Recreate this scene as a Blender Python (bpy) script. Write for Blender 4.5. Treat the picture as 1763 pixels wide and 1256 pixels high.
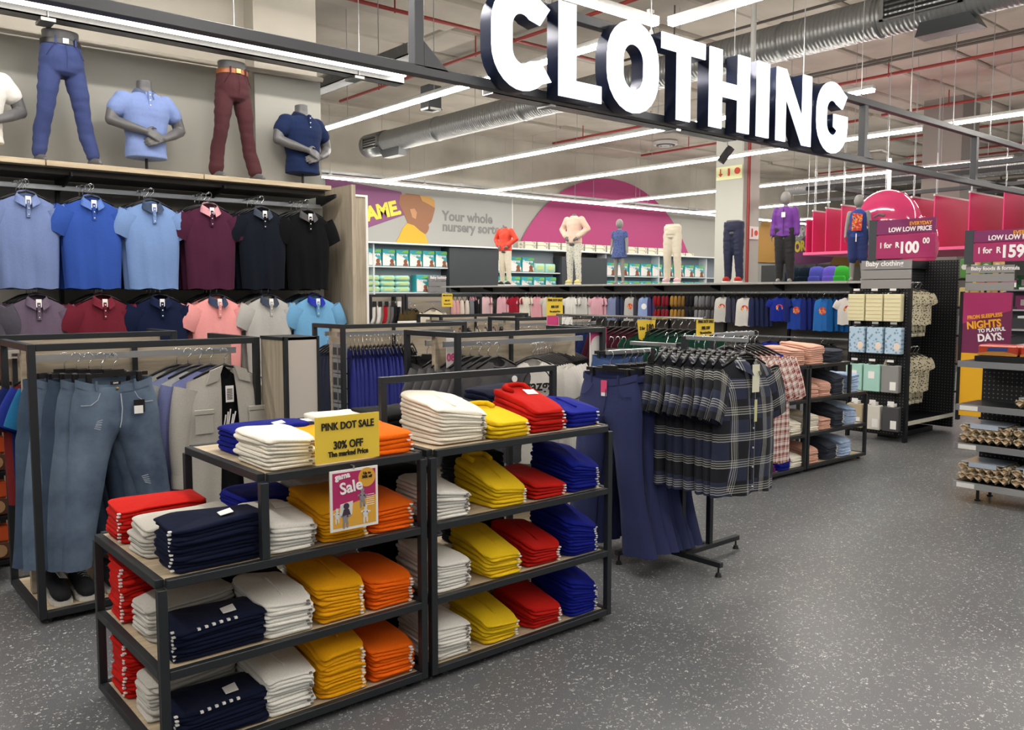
import bpy, bmesh, math, random
from mathutils import Vector, Matrix, noise
PI = math.pi
S = bpy.context.scene
COL = S.collection
for _o in list(bpy.data.objects): bpy.data.objects.remove(_o)
random.seed(7)

# ------------------------------------------------------------------ camera
FPX, YAW, PIT, CH = 1478.0, math.radians(49.68), math.radians(4.69), 1.6
FW = Vector((math.cos(YAW)*math.cos(PIT), math.sin(YAW)*math.cos(PIT), -math.sin(PIT)))
RT = Vector((math.sin(YAW), -math.cos(YAW), 0)); DN = FW.cross(RT); CP = Vector((0, 0, CH))
cd = bpy.data.cameras.new('camera'); cam = bpy.data.objects.new('camera', cd); COL.objects.link(cam)
cd.sensor_fit = 'HORIZONTAL'; cd.sensor_width = 36; cd.lens = FPX/1763*36; cd.clip_start = .05; cd.clip_end = 200
cam.matrix_world = Matrix(((RT.x, -DN.x, -FW.x, CP.x), (RT.y, -DN.y, -FW.y, CP.y), (RT.z, -DN.z, -FW.z, CP.z), (0, 0, 0, 1)))
S.camera = cam
def U(px, py, ax, v):                     # the point of the plane (axis = v) seen at a pixel of the photograph
    r = RT*((px-881.5)/FPX) + DN*((py-628)/FPX) + FW
    i = 'xyz'.index(ax); return CP + r*((v-CP[i])/r[i])

# ------------------------------------------------------------------ light
w = bpy.data.worlds.new('world'); S.world = w; w.use_nodes = True
bg = w.node_tree.nodes['Background']; bg.inputs[0].default_value = (1.0, .98, .95, 1); bg.inputs[1].default_value = .28
S.view_settings.view_transform = 'Standard'; S.view_settings.look = 'None'; S.view_settings.exposure = 0.12
S.view_settings.gamma = 1.0; S.view_settings.use_curve_mapping = False
LED_STRENGTH = 60.0
LETTER_STRENGTH = 1.35

# ------------------------------------------------------------------ materials
_M = {}
def lin(c):
    if isinstance(c, str):
        c = c.lstrip('#'); c = [int(c[i:i+2], 16)/255 for i in (0, 2, 4)]
        c = [x/12.92 if x <= .04045 else ((x+.055)/1.055)**2.4 for x in c]
    return (c[0], c[1], c[2], 1)
def mat(name, color='#888888', rough=.6, metal=0, bump=0, bscale=60, kind=None, spec=.5, emit=None, es=1, coat=0):
    if name in _M: return _M[name]
    m = bpy.data.materials.new(name); m.use_nodes = True; nt = m.node_tree; N = nt.nodes; L = nt.links
    p = N['Principled BSDF']; c = lin(color); p.inputs['Base Color'].default_value = c
    p.inputs['Roughness'].default_value = rough; p.inputs['Metallic'].default_value = metal
    p.inputs['Specular IOR Level'].default_value = spec
    if coat: p.inputs['Coat Weight'].default_value = coat
    if emit is not None:
        p.inputs['Emission Color'].default_value = lin(emit); p.inputs['Emission Strength'].default_value = es
    tc = N.new('ShaderNodeTexCoord')
    if kind == 'cloth':
        n1 = N.new('ShaderNodeTexNoise'); n1.inputs['Scale'].default_value = 11; n1.inputs['Detail'].default_value = 3
        L.new(tc.outputs['Object'], n1.inputs['Vector'])
        n2 = N.new('ShaderNodeTexNoise'); n2.inputs['Scale'].default_value = 350; L.new(tc.outputs['Object'], n2.inputs['Vector'])
        mx = N.new('ShaderNodeMixRGB'); mx.blend_type = 'MULTIPLY'; mx.inputs[0].default_value = 1
        rp = N.new('ShaderNodeValToRGB'); rp.color_ramp.elements[0].position = .3; rp.color_ramp.elements[0].color = (.84, .84, .84, 1); rp.color_ramp.elements[1].position = .7; rp.color_ramp.elements[1].color = (1.08, 1.08, 1.08, 1)
        L.new(n2.outputs['Fac'], rp.inputs[0]); mx.inputs[1].default_value = c; L.new(rp.outputs[0], mx.inputs[2]); L.new(mx.outputs[0], p.inputs['Base Color'])
        b = N.new('ShaderNodeBump'); b.inputs['Strength'].default_value = .28; b.inputs['Distance'].default_value = .02
        L.new(n1.outputs['Fac'], b.inputs['Height']); L.new(b.outputs[0], p.inputs['Normal'])
        p.inputs['Sheen Weight'].default_value = .03
    elif kind == 'wood':
        mp = N.new('ShaderNodeMapping'); mp.inputs['Scale'].default_value = bscale if isinstance(bscale, tuple) else (2.0, 22, 22)
        L.new(tc.outputs['Object'], mp.inputs['Vector'])
        n1 = N.new('ShaderNodeTexNoise'); n1.inputs['Scale'].default_value = 1.6; n1.inputs['Detail'].default_value = 6; n1.inputs['Distortion'].default_value = .6
        L.new(mp.outputs[0], n1.inputs['Vector'])
        rp = N.new('ShaderNodeValToRGB'); e = rp.color_ramp.elements; e[0].position = .3; e[1].position = .72
        e[0].color = (c[0]*.72, c[1]*.69, c[2]*.65, 1); e[1].color = (c[0]*1.08, c[1]*1.08, c[2]*1.06, 1)
        L.new(n1.outputs['Fac'], rp.inputs[0]); L.new(rp.outputs[0], p.inputs['Base Color'])
    elif kind == 'floor':
        vo = N.new('ShaderNodeTexVoronoi'); vo.inputs['Scale'].default_value = 62; vo.inputs['Randomness'].default_value = 1
        nz = N.new('ShaderNodeTexNoise'); nz.inputs['Scale'].default_value = 60; nz.inputs['Detail'].default_value = 2
        mv = N.new('ShaderNodeMixRGB'); mv.inputs[0].default_value = .05; L.new(tc.outputs['Object'], mv.inputs[1]); L.new(nz.outputs['Color'], mv.inputs[2])
        L.new(tc.outputs['Object'], nz.inputs['Vector']); L.new(mv.outputs[0], vo.inputs['Vector'])
        lt = N.new('ShaderNodeMath'); lt.operation = 'LESS_THAN'; lt.inputs[1].default_value = .31
        L.new(vo.outputs['Distance'], lt.inputs[0])
        sp = N.new('ShaderNodeSeparateColor'); L.new(vo.outputs['Color'], sp.inputs[0])
        g = N.new('ShaderNodeMath'); g.operation = 'GREATER_THAN'; g.inputs[1].default_value = .52; L.new(sp.outputs[0], g.inputs[0])
        ml = N.new('ShaderNodeMath'); ml.operation = 'MULTIPLY'; L.new(lt.outputs[0], ml.inputs[0]); L.new(g.outputs[0], ml.inputs[1])
        v2 = N.new('ShaderNodeMath'); v2.operation = 'MULTIPLY'; L.new(ml.outputs[0], v2.inputs[0]); 
        ad = N.new('ShaderNodeMath'); ad.operation = 'MULTIPLY_ADD'; ad.inputs[1].default_value = .8; ad.inputs[2].default_value = .25; L.new(sp.outputs[1], ad.inputs[0]); L.new(ad.outputs[0], v2.inputs[1])
        n3 = N.new('ShaderNodeTexNoise'); n3.inputs['Scale'].default_value = 260; n3.inputs['Detail'].default_value = 2; L.new(tc.outputs['Object'], n3.inputs['Vector'])
        rp = N.new('ShaderNodeValToRGB'); e = rp.color_ramp.elements; e[0].position = .3; e[1].position = .7
        e[0].color = (c[0]*.7, c[1]*.7, c[2]*.7, 1); e[1].color = (c[0]*1.35, c[1]*1.35, c[2]*1.35, 1); L.new(n3.outputs['Fac'], rp.inputs[0])
        mx = N.new('ShaderNodeMixRGB'); L.new(v2.outputs[0], mx.inputs[0]); L.new(rp.outputs[0], mx.inputs[1]); mx.inputs[2].default_value = (.66, .66, .64, 1)
        L.new(mx.outputs[0], p.inputs['Base Color'])
        b = N.new('ShaderNodeBump'); b.inputs['Strength'].default_value = .12; b.inputs['Distance'].default_value = .004; L.new(n3.outputs['Fac'], b.inputs['Height']); L.new(b.outputs[0], p.inputs['Normal'])
    elif kind in ('plaid', 'plaidred'):
        sx = N.new('ShaderNodeSeparateXYZ'); mp = N.new('ShaderNodeMapping'); L.new(tc.outputs['UV'], mp.inputs[0]); L.new(mp.outputs[0], sx.inputs[0])
        def stripes(out, freq, bands):
            a = N.new('ShaderNodeMath'); a.operation = 'MULTIPLY'; a.inputs[1].default_value = freq; L.new(out, a.inputs[0])
            f = N.new('ShaderNodeMath'); f.operation = 'FRACT'; L.new(a.outputs[0], f.inputs[0])
            r = N.new('ShaderNodeValToRGB'); r.color_ramp.interpolation = 'CONSTANT'; e = r.color_ramp.elements
            e[0].position = 0; e[0].color = (0, 0, 0, 1); e[1].position = .999; e[1].color = (0, 0, 0, 1)
            for s, t, v in bands:
                q = e.new(s); q.color = (v, v, v, 1); q = e.new(t); q.color = (0, 0, 0, 1)
            L.new(f.outputs[0], r.inputs[0]); return r.outputs[0]
        if kind == 'plaid': bd = [(.08, .12, .75), (.17, .21, .75), (.26, .30, .75), (.35, .38, .55)]; fx, fz = 9.0, 7.0; hi = (.62, .62, .56, 1)
        else: bd = [(.1, .5, .8), (.6, .72, .6)]; fx, fz = 24., 20.; hi = (.85, .76, .70, 1)
        a = stripes(sx.outputs['X'], fx, bd); d = stripes(sx.outputs['Y'], fz, bd)
        mxm = N.new('ShaderNodeMath'); mxm.operation = 'ADD'; L.new(a, mxm.inputs[0]); L.new(d, mxm.inputs[1])
        m3 = N.new('ShaderNodeMath'); m3.operation = 'MULTIPLY'; m3.inputs[1].default_value = .62; m3.use_clamp = True; L.new(mxm.outputs[0], m3.inputs[0])
        mx = N.new('ShaderNodeMixRGB'); L.new(m3.outputs[0], mx.inputs[0]); mx.inputs[2].default_value = hi
        if kind == 'plaid':                                     # broad alternating navy / black blocks
            ck = N.new('ShaderNodeTexChecker'); ck.inputs['Scale'].default_value = 9; ck.inputs[1].default_value = (.004, .005, .010, 1); ck.inputs[2].default_value = (.016, .022, .055, 1)
            L.new(tc.outputs['UV'], ck.inputs['Vector']); L.new(ck.outputs[0], mx.inputs[1])
        else: mx.inputs[1].default_value = c
        L.new(mx.outputs[0], p.inputs['Base Color'])
    elif kind == 'denim':
        n2 = N.new('ShaderNodeTexNoise'); n2.inputs['Scale'].default_value = 3.2; n2.inputs['Detail'].default_value = 8; n2.inputs['Roughness'].default_value = .62; L.new(tc.outputs['Object'], n2.inputs['Vector'])
        rp = N.new('ShaderNodeValToRGB'); e = rp.color_ramp.elements; e[0].position = .33; e[1].position = .7
        e[0].color = (c[0]*.5, c[1]*.55, c[2]*.62, 1); e[1].color = (c[0]*1.75, c[1]*1.65, c[2]*1.5, 1)
        L.new(n2.outputs['Fac'], rp.inputs[0]); L.new(rp.outputs[0], p.inputs['Base Color'])
    elif kind == 'leopard':
        vo = N.new('ShaderNodeTexVoronoi'); vo.inputs['Scale'].default_value = 46; L.new(tc.outputs['Object'], vo.inputs['Vector'])
        nz = N.new('ShaderNodeTexNoise'); nz.inputs['Scale'].default_value = 60; L.new(tc.outputs['Object'], nz.inputs['Vector'])
        ad = N.new('ShaderNodeMath'); ad.operation = 'MULTIPLY_ADD'; ad.inputs[1].default_value = .6; L.new(nz.outputs['Fac'], ad.inputs[0]); L.new(vo.outputs['Distance'], ad.inputs[2])
        lt = N.new('ShaderNodeMath'); lt.operation = 'LESS_THAN'; lt.inputs[1].default_value = .66; L.new(ad.outputs[0], lt.inputs[0])
        mx = N.new('ShaderNodeMixRGB'); L.new(lt.outputs[0], mx.inputs[0]); mx.inputs[1].default_value = c; mx.inputs[2].default_value = (.06, .05, .03, 1); L.new(mx.outputs[0], p.inputs['Base Color'])
    elif kind == 'print':                                        # small scattered motif on a light ground
        vo = N.new('ShaderNodeTexVoronoi'); vo.inputs['Scale'].default_value = bscale; L.new(tc.outputs['Object'], vo.inputs['Vector'])
        lt = N.new('ShaderNodeMath'); lt.operation = 'LESS_THAN'; lt.inputs[1].default_value = .33; L.new(vo.outputs['Distance'], lt.inputs[0])
        mx = N.new('ShaderNodeMixRGB'); L.new(lt.outputs[0], mx.inputs[0]); mx.inputs[1].default_value = c; mx.inputs[2].default_value = (c[0]*.45, c[1]*.55, c[2]*.62, 1); L.new(mx.outputs[0], p.inputs['Base Color'])
    elif kind == 'splash':                                       # abstract multicolour print
        n2 = N.new('ShaderNodeTexNoise'); n2.inputs['Scale'].default_value = 22; n2.inputs['Detail'].default_value = 4; L.new(tc.outputs['Object'], n2.inputs['Vector'])
        rp = N.new('ShaderNodeValToRGB'); rp.color_ramp.interpolation = 'CONSTANT'; e = rp.color_ramp.elements; e[0].position = 0; e[0].color = (.45, .03, .02, 1); e[1].position = .45; e[1].color = (.7, .08, .04, 1)
        q = e.new(.55); q.color = (.8, .45, .05, 1); q = e.new(.62); q.color = c
        L.new(n2.outputs['Fac'], rp.inputs[0]); L.new(rp.outputs[0], p.inputs['Base Color'])
    elif kind == 'peg':                                          # perforated steel: rows of small holes
        br = N.new('ShaderNodeVectorMath'); br.operation = 'SCALE'; br.inputs['Scale'].default_value = 30; L.new(tc.outputs['Object'], br.inputs[0])
        fr = N.new('ShaderNodeVectorMath'); fr.operation = 'FRACTION'; L.new(br.outputs[0], fr.inputs[0])
        sb = N.new('ShaderNodeVectorMath'); sb.operation = 'SUBTRACT'; sb.inputs[1].default_value = (.5, .5, .5); L.new(fr.outputs[0], sb.inputs[0])
        mk = N.new('ShaderNodeVectorMath'); mk.operation = 'MULTIPLY'; mk.inputs[1].default_value = (1, 0, 1) if bscale == 'y' else (0, 1, 1); L.new(sb.outputs[0], mk.inputs[0])
        ln = N.new('ShaderNodeVectorMath'); ln.operation = 'LENGTH'; L.new(mk.outputs[0], ln.inputs[0])
        lt = N.new('ShaderNodeMath'); lt.operation = 'LESS_THAN'; lt.inputs[1].default_value = .15; L.new(ln.outputs['Value'], lt.inputs[0])
        mx = N.new('ShaderNodeMixRGB'); L.new(lt.outputs[0], mx.inputs[0]); mx.inputs[1].default_value = c; mx.inputs[2].default_value = (.22, .22, .21, 1); L.new(mx.outputs[0], p.inputs['Base Color'])
    elif kind == 'conc':
        n1 = N.new('ShaderNodeTexNoise'); n1.inputs['Scale'].default_value = .9; n1.inputs['Detail'].default_value = 7; L.new(tc.outputs['Object'], n1.inputs['Vector'])
        rp = N.new('ShaderNodeValToRGB'); e = rp.color_ramp.elements; e[0].position = .3; e[1].position = .75
        e[0].color = (c[0]*.80, c[1]*.78, c[2]*.76, 1); e[1].color = (c[0]*1.1, c[1]*1.1, c[2]*1.1, 1)
        L.new(n1.outputs['Fac'], rp.inputs[0]); L.new(rp.outputs[0], p.inputs['Base Color'])
    elif kind == 'spiral':
        wv = N.new('ShaderNodeTexWave'); wv.bands_direction = 'Y'; wv.inputs['Scale'].default_value = 5.5; wv.inputs['Distortion'].default_value = .6; L.new(tc.outputs['Object'], wv.inputs['Vector'])
        b = N.new('ShaderNodeBump'); b.inputs['Strength'].default_value = .5; b.inputs['Distance'].default_value = .02; L.new(wv.outputs['Fac'], b.inputs['Height']); L.new(b.outputs[0], p.inputs['Normal'])
    elif kind == 'galv':
        n1 = N.new('ShaderNodeTexVoronoi'); n1.inputs['Scale'].default_value = 14; L.new(tc.outputs['Object'], n1.inputs['Vector'])
        sp = N.new('ShaderNodeSeparateColor'); L.new(n1.outputs['Color'], sp.inputs[0])
        rp = N.new('ShaderNodeValToRGB'); e = rp.color_ramp.elements; e[0].color = (c[0]*.88, c[1]*.88, c[2]*.9, 1); e[1].color = (c[0]*1.05, c[1]*1.05, c[2]*1.05, 1)
        L.new(sp.outputs[0], rp.inputs[0]); L.new(rp.outputs[0], p.inputs['Base Color'])
    if bump and kind not in ('cloth', 'floor'):
        n1 = N.new('ShaderNodeTexNoise'); n1.inputs['Scale'].default_value = bscale if not isinstance(bscale, (tuple, str)) else 40; L.new(tc.outputs['Object'], n1.inputs['Vector'])
        b = N.new('ShaderNodeBump'); b.inputs['Strength'].default_value = bump; b.inputs['Distance'].default_value = .01; L.new(n1.outputs['Fac'], b.inputs['Height']); L.new(b.outputs[0], p.inputs['Normal'])
    _M[name] = m; return m
def cloth(c): return mat('cloth_'+c.lstrip('#'), c, .9, kind='cloth', spec=.12)

STEEL = mat('charcoal_powder_coat', '#25292d', .45, .15, bump=.05, bscale=300)
BLACK = mat('black_plastic', '#141416', .4)
CHROME = mat('chrome', '#d8dadc', .18, 1)
WIRE = mat('zinc_wire', '#b4b6b8', .35, .8)
WOOD = mat('pale_oak_board', '#c9b99f', .5, kind='wood')
WOODV = mat('grey_oak_panel', '#b3a896', .55, kind='wood', bscale=(20, 20, 1.6))
WOODH = mat('grey_oak_back', '#b7ab98', .55, kind='wood', bscale=(2, 20, 24))
WHITE = mat('white_card', '#efeeea', .5)
PAPER = mat('paper_tag', '#f4f3f0', .6)
GREYM = mat('mannequin_grey', '#5c5c5e', .42, bump=.03, bscale=80)
GREYL = mat('mannequin_light_grey', '#8b8a86', .45)
MAG = mat('magenta_print', '#b52a66', .45)
PURP = mat('plum_print', '#7c2257', .45)
YEL = mat('yellow_card', '#f0ce44', .5)
BTEXT = mat('black_ink', '#1b1a18', .6)
WTEXT = mat('white_ink', '#f7f4f4', .5)
YTEXT = mat('amber_ink', '#f0a81e', .5)
SHELFG = mat('grey_laminate', '#a9a8a4', .45)
DARKB = mat('black_gondola_metal', '#17191d', .4, .2)

# ------------------------------------------------------------------ object helpers
def link(o, parent=None):
    COL.objects.link(o)
    if parent is not None: o.parent = parent
    return o
def tag(o, label=None, cat=None, group=None, kind=None):
    if label: o['label'] = label
    if cat: o['category'] = cat
    if group: o['group'] = group
    if kind: o['kind'] = kind
    return o
def empty(name, loc=(0, 0, 0), rz=0, label=None, cat=None, group=None):
    o = bpy.data.objects.new(name, None); o.empty_display_size = .05; o.location = loc; o.rotation_euler = (0, 0, rz)
    COL.objects.link(o); return tag(o, label, cat, group)
def mesh(name, V, F, m=None, smooth=False):
    me = bpy.data.meshes.new(name); me.from_pydata([tuple(v) for v in V], [], F); me.update()
    if m is not None: me.materials.append(m)
    if smooth: me.polygons.foreach_set('use_smooth', [True]*len(me.polygons))
    return me
def add(name, me, parent=None, m=None, loc=None, rot=None, label=None, kind=None, scale=None):
    o = bpy.data.objects.new(name, me)
    if loc is not None: o.location = loc
    if rot is not None: o.rotation_euler = rot
    if scale is not None: o.scale = scale
    if m is not None:
        if not me.materials: me.materials.append(m)
        if me.materials[0] is not m: o.material_slots[0].link = 'OBJECT'; o.material_slots[0].material = m
    link(o, parent); tag(o, label, kind=kind); return o
class MB:
    """collects simple solids into one mesh"""
    def __init__(s): s.V = []; s.F = []
    def raw(s, V, F):
        b = len(s.V); s.V += [Vector(v) for v in V]; s.F += [tuple(i+b for i in f) for f in F]; return s
    def box(s, x0, x1, y0, y1, z0, z1, bev=0):
        if bev <= 0:
            V = [(x, y, z) for x in (x0, x1) for y in (y0, y1) for z in (z0, z1)]
            return s.raw(V, [(0, 1, 3, 2), (4, 6, 7, 5), (0, 4, 5, 1), (2, 3, 7, 6), (0, 2, 6, 4), (1, 5, 7, 3)])
        bev = min(bev, (x1-x0)*.45, (y1-y0)*.45, (z1-z0)*.45)
        bm = bmesh.new(); bmesh.ops.create_cube(bm, size=1)
        for v in bm.verts: v.co = Vector(((x0+x1)/2+v.co.x*(x1-x0), (y0+y1)/2+v.co.y*(y1-y0), (z0+z1)/2+v.co.z*(z1-z0)))
        bmesh.ops.bevel(bm, geom=bm.edges[:], offset=bev, segments=1, affect='EDGES')
        V = [v.co.copy() for v in bm.verts]; bm.verts.index_update(); F = [tuple(v.index for v in f.verts) for f in bm.faces]; bm.free()
        return s.raw(V, F)
    def tube(s, pts, r, n=8, cap=True, r1=None):
        pts = [Vector(p) for p in pts]; rings = []
        up = None
        for i, p in enumerate(pts):
            d = (pts[min(i+1, len(pts)-1)]-pts[max(i-1, 0)]).normalized()
            if up is None: up = Vector((0, 0, 1)) if abs(d.z) < .9 else Vector((1, 0, 0))
            a = d.cross(up).normalized(); b = a.cross(d).normalized(); up = b
            rr = r if r1 is None else r+(r1-r)*i/(len(pts)-1)
            rings.append([p+(a*math.cos(2*PI*k/n)+b*math.sin(2*PI*k/n))*rr for k in range(n)])
        V = [v for rg in rings for v in rg]; F = []
        for i in range(len(pts)-1):
            for k in range(n): F.append((i*n+k, i*n+(k+1) % n, (i+1)*n+(k+1) % n, (i+1)*n+k))
        if cap: F.append(tuple(range(n))[::-1]); F.append(tuple((len(pts)-1)*n+k for k in range(n)))
        return s.raw(V, F)
    def sph(s, c, rx, ry=None, rz=None, n=12, m=8, rot=None):
        ry = rx if ry is None else ry; rz = rx if rz is None else rz; c = Vector(c)
        V = [Vector((0, 0, -rz))]; F = []
        for j in range(1, m):
            t = -PI/2+PI*j/m
            for k in range(n): V.append(Vector((rx*math.cos(t)*math.cos(2*PI*k/n), ry*math.cos(t)*math.sin(2*PI*k/n), rz*math.sin(t))))
        V.append(Vector((0, 0, rz))); L = len(V)-1
        for k in range(n):
            F.append((0, 1+(k+1) % n, 1+k)); F.append((L, 1+(m-2)*n+k, 1+(m-2)*n+(k+1) % n))
        for j in range(m-2):
            for k in range(n): a = 1+j*n; F.append((a+k, a+(k+1) % n, a+n+(k+1) % n, a+n+k))
        if rot: V = [rot @ v for v in V]
        return s.raw([v+c for v in V], F)
    def loft(s, rings, cap=True):                    # rings: list of equal-length point lists
        n = len(rings[0]); V = [v for r in rings for v in r]; F = []
        for i in range(len(rings)-1):
            for k in range(n): F.append((i*n+k, i*n+(k+1) % n, (i+1)*n+(k+1) % n, (i+1)*n+k))
        if cap: F.append(tuple(range(n))[::-1]); F.append(tuple((len(rings)-1)*n+k for k in range(n)))
        return s.raw(V, F)
    def ext(s, pts, ax, a, b):                       # outline (2-D) extruded along an axis
        def q(p, h): return {'x': (h, p[0], p[1]), 'y': (p[0], h, p[1]), 'z': (p[0], p[1], h)}[ax]
        n = len(pts); V = [q(p, a) for p in pts]+[q(p, b) for p in pts]
        return s.raw(V, [tuple(range(n)), tuple(range(2*n-1, n-1, -1))]+[(i, n+i, n+(i+1) % n, (i+1) % n) for i in range(n)])
    def mesh(s, name, m=None, smooth=False):
        me = mesh(name, s.V, s.F, m, smooth)
        bm = bmesh.new(); bm.from_mesh(me); bmesh.ops.recalc_face_normals(bm, faces=bm.faces); bm.to_mesh(me); bm.free()
        if smooth: me.polygons.foreach_set('use_smooth', [True]*len(me.polygons))
        return me
    def obj(s, name, m, parent=None, smooth=False, label=None, kind=None):
        o = add(name, s.mesh(name, m, smooth), parent, label=label, kind=kind)
        return o
def box(name, x0, x1, y0, y1, z0, z1, m, parent=None, bev=0, label=None, kind=None):
    x0, x1 = min(x0, x1), max(x0, x1); y0, y1 = min(y0, y1), max(y0, y1); z0, z1 = min(z0, z1), max(z0, z1)
    return MB().box(x0, x1, y0, y1, z0, z1, bev).obj(name, m, parent, label=label, kind=kind)
def local(o, parent):                                # geometry authored in world space under a placed, unrotated Empty
    o.location = -Vector(parent.location)
def ell(c, rx, ry, n=20, p=2.0, rz=0):
    out = []
    for k in range(n):
        t = 2*PI*k/n; a, b = math.cos(t), math.sin(t)
        x = math.copysign(abs(a)**(2/p), a)*rx; y = math.copysign(abs(b)**(2/p), b)*ry
        out.append(Vector((c[0]+x, c[1]+y, c[2])))
    return out
SC2 = bpy.data.scenes.new('workbench'); VL2 = SC2.view_layers[0]      # small side scene so each evaluation stays quick
def dgraph(o):
    SC2.collection.objects.link(o); VL2.update(); return VL2.depsgraph
def from_curve(cu, name, m):
    o = bpy.data.objects.new('tmp', cu); dg = dgraph(o)
    me = bpy.data.meshes.new_from_object(o.evaluated_get(dg)); bpy.data.objects.remove(o); bpy.data.curves.remove(cu)
    me.name = name; me.materials.clear(); me.materials.append(m); return me
FACE = {'y': (PI/2, 0, 0), 'x': (PI/2, 0, -PI/2)}      # text that faces -Y or -X
def text(s, size, loc, m, parent=None, face='y', off=.012, align='LEFT', tilt=0, ext=.0015, name='lettering', sx=1, spacing=1):
    cu = bpy.data.curves.new('t', 'FONT'); cu.body = s; cu.size = size; cu.offset = off*size; cu.extrude = ext; cu.align_x = align; cu.space_character = spacing; cu.resolution_u = 3
    me = from_curve(cu, name, m)
    if sx != 1: me.transform(Matrix.Scale(sx, 4, (1, 0, 0)))
    o = add(name, me, parent, loc=loc)
    o.rotation_euler = (Matrix.Rotation(0 if face == 'y' else -PI/2, 3, 'Z') @ Matrix.Rotation(PI/2, 3, 'X') @ Matrix.Rotation(tilt, 3, 'Z')).to_euler()
    return o
def remesh(mb, voxel, name, m, it=2):
    me = mb.mesh(name, m); o = bpy.data.objects.new('tmp', me)
    r = o.modifiers.new('r', 'REMESH'); r.mode = 'VOXEL'; r.voxel_size = voxel; r.use_smooth_shade = True
    if it: s = o.modifiers.new('s', 'SMOOTH'); s.iterations = it; s.factor = .5
    dg = dgraph(o)
    out = bpy.data.meshes.new_from_object(o.evaluated_get(dg)); bpy.data.objects.remove(o)
    out.name = name; out.materials.clear(); out.materials.append(m)
    out.polygons.foreach_set('use_smooth', [True]*len(out.polygons)); return out
ORD = ['topmost', 'second', 'third', 'fourth', 'fifth', 'sixth', 'seventh', 'eighth', 'ninth', 'tenth', 'eleventh', 'twelfth', 'thirteenth', 'fourteenth']
# ================================================================== SETTING
FLOORM = mat('speckled_rubber_floor', '#626467', .38, kind='floor', spec=.45)
CONC = mat('painted_concrete', '#b9b3a7', .8, kind='conc')
CONC2 = mat('painted_concrete_dark', '#aaa498', .8, kind='conc')
WALLW = mat('off_white_wall', '#bfbbb0', .75, kind='conc')
WALLG = mat('grey_wall_paint', '#a3a39c', .7)
CZ = 6.0; WY = 19.0
box('floor', -6, 62, -6, 20, -.1, 0, FLOORM, kind='structure')
ceil = box('ceiling', -6, 62, -6, 20, CZ+.06, CZ+.3, CONC2, kind='structure')
pm = [MB().box(-1.17, 1.17, -.57, .57, -t, .07, .03).mesh('ceiling_panel', CONC) for t in (.0, .03, .06, .1)]
random.seed(3)
far = MB()
for ix in range(0, 24):
    for iy in range(0, 20):
        x, y = .2+ix*2.4, -3.2+iy*1.2
        k = random.choice([0, 0, 1, 2, 3])
        if ix < 14: add('ceiling_panel', pm[k], ceil, loc=(x, y, CZ))
        else: far.box(x-1.17, x+1.17, y-.57, y+.57, CZ-[0, .03, .06, .1][k], CZ+.07)
far.obj('ceiling_panel', CONC, ceil, kind='stuff')
wb = box('wall_back', -2, 62, WY, WY+.2, 0, CZ+.1, WALLW, kind='structure')
box('trim_1', 4.6, 62, WY-.03, WY, 0, 4.45, WALLG, kind='structure')
wl = box('wall_left', -3, 3.36, 7.75, 7.95, 0, CZ+.1, WALLW, kind='structure')
box('wall_left_pillar', 3.36, 3.98, 7.55, 7.95, 0, CZ+.1, WALLW, kind='structure')
box('trim_2', -3, 3.36, 7.72, 7.75, 0, 3.62, WALLG, kind='structure')
box('trim_3', 3.345, 4.0, 7.52, 7.55, 0, 3.60, WALLG, kind='structure')
# column with wayfinding signs
col = box('column', 16, 16.62, 11.12, 11.84, 0, CZ, mat('column_paint', '#b9bab2', .7), label='square grey concrete column behind the childrenswear shelf'); tag(col, cat='column')
t = empty('safety_sign', (15.99, 11.48, 4.28), label='luminous fire equipment sign high on the grey column', cat='sign')
box('plate', -.012, 0, -.34, .34, -.17, .12, mat('luminous_sign', '#dfe2ae', .5), t)
m_ = MB().tube([(-.02, .22, .08), (-.02, .22, -.04)], .012).ext([(.27, -.03), (.22, -.09), (.17, -.03)], 'x', -.03, -.012); SR = mat('sign_red', '#d8402f', .5); m_.obj('arrow_pictogram', SR, t)
MB().tube([(-.02, 0, .07), (-.02, 0, -.09)], .022).obj('extinguisher_pictogram', SR, t); MB().tube([(-.03, -.22, 0), (-.012, -.22, 0)], .07, 16).obj('reel_pictogram', SR, t)
t = empty('hose_sign', (16.4, 11.1, 2.95), label='white plate with red symbols low on the column', cat='sign')
box('plate', -.17, .17, -.01, 0, -.14, .14, WHITE, t); MB().tube([(.07, -.02, 0), (.07, -.01, 0)], .06, 14).obj('reel_pictogram', SR, t); box('extinguisher_pictogram', -.1, -.06, -.02, -.01, -.09, .09, SR, t)
rp_ = MB().tube([(16.12, 11.06, .2), (16.12, 11.06, CZ)], .035).obj('riser_pipe', mat('pipe_red', '#8e2a24', .45)); tag(rp_, 'red vertical riser pipe beside the grey column', 'pipe')

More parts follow.
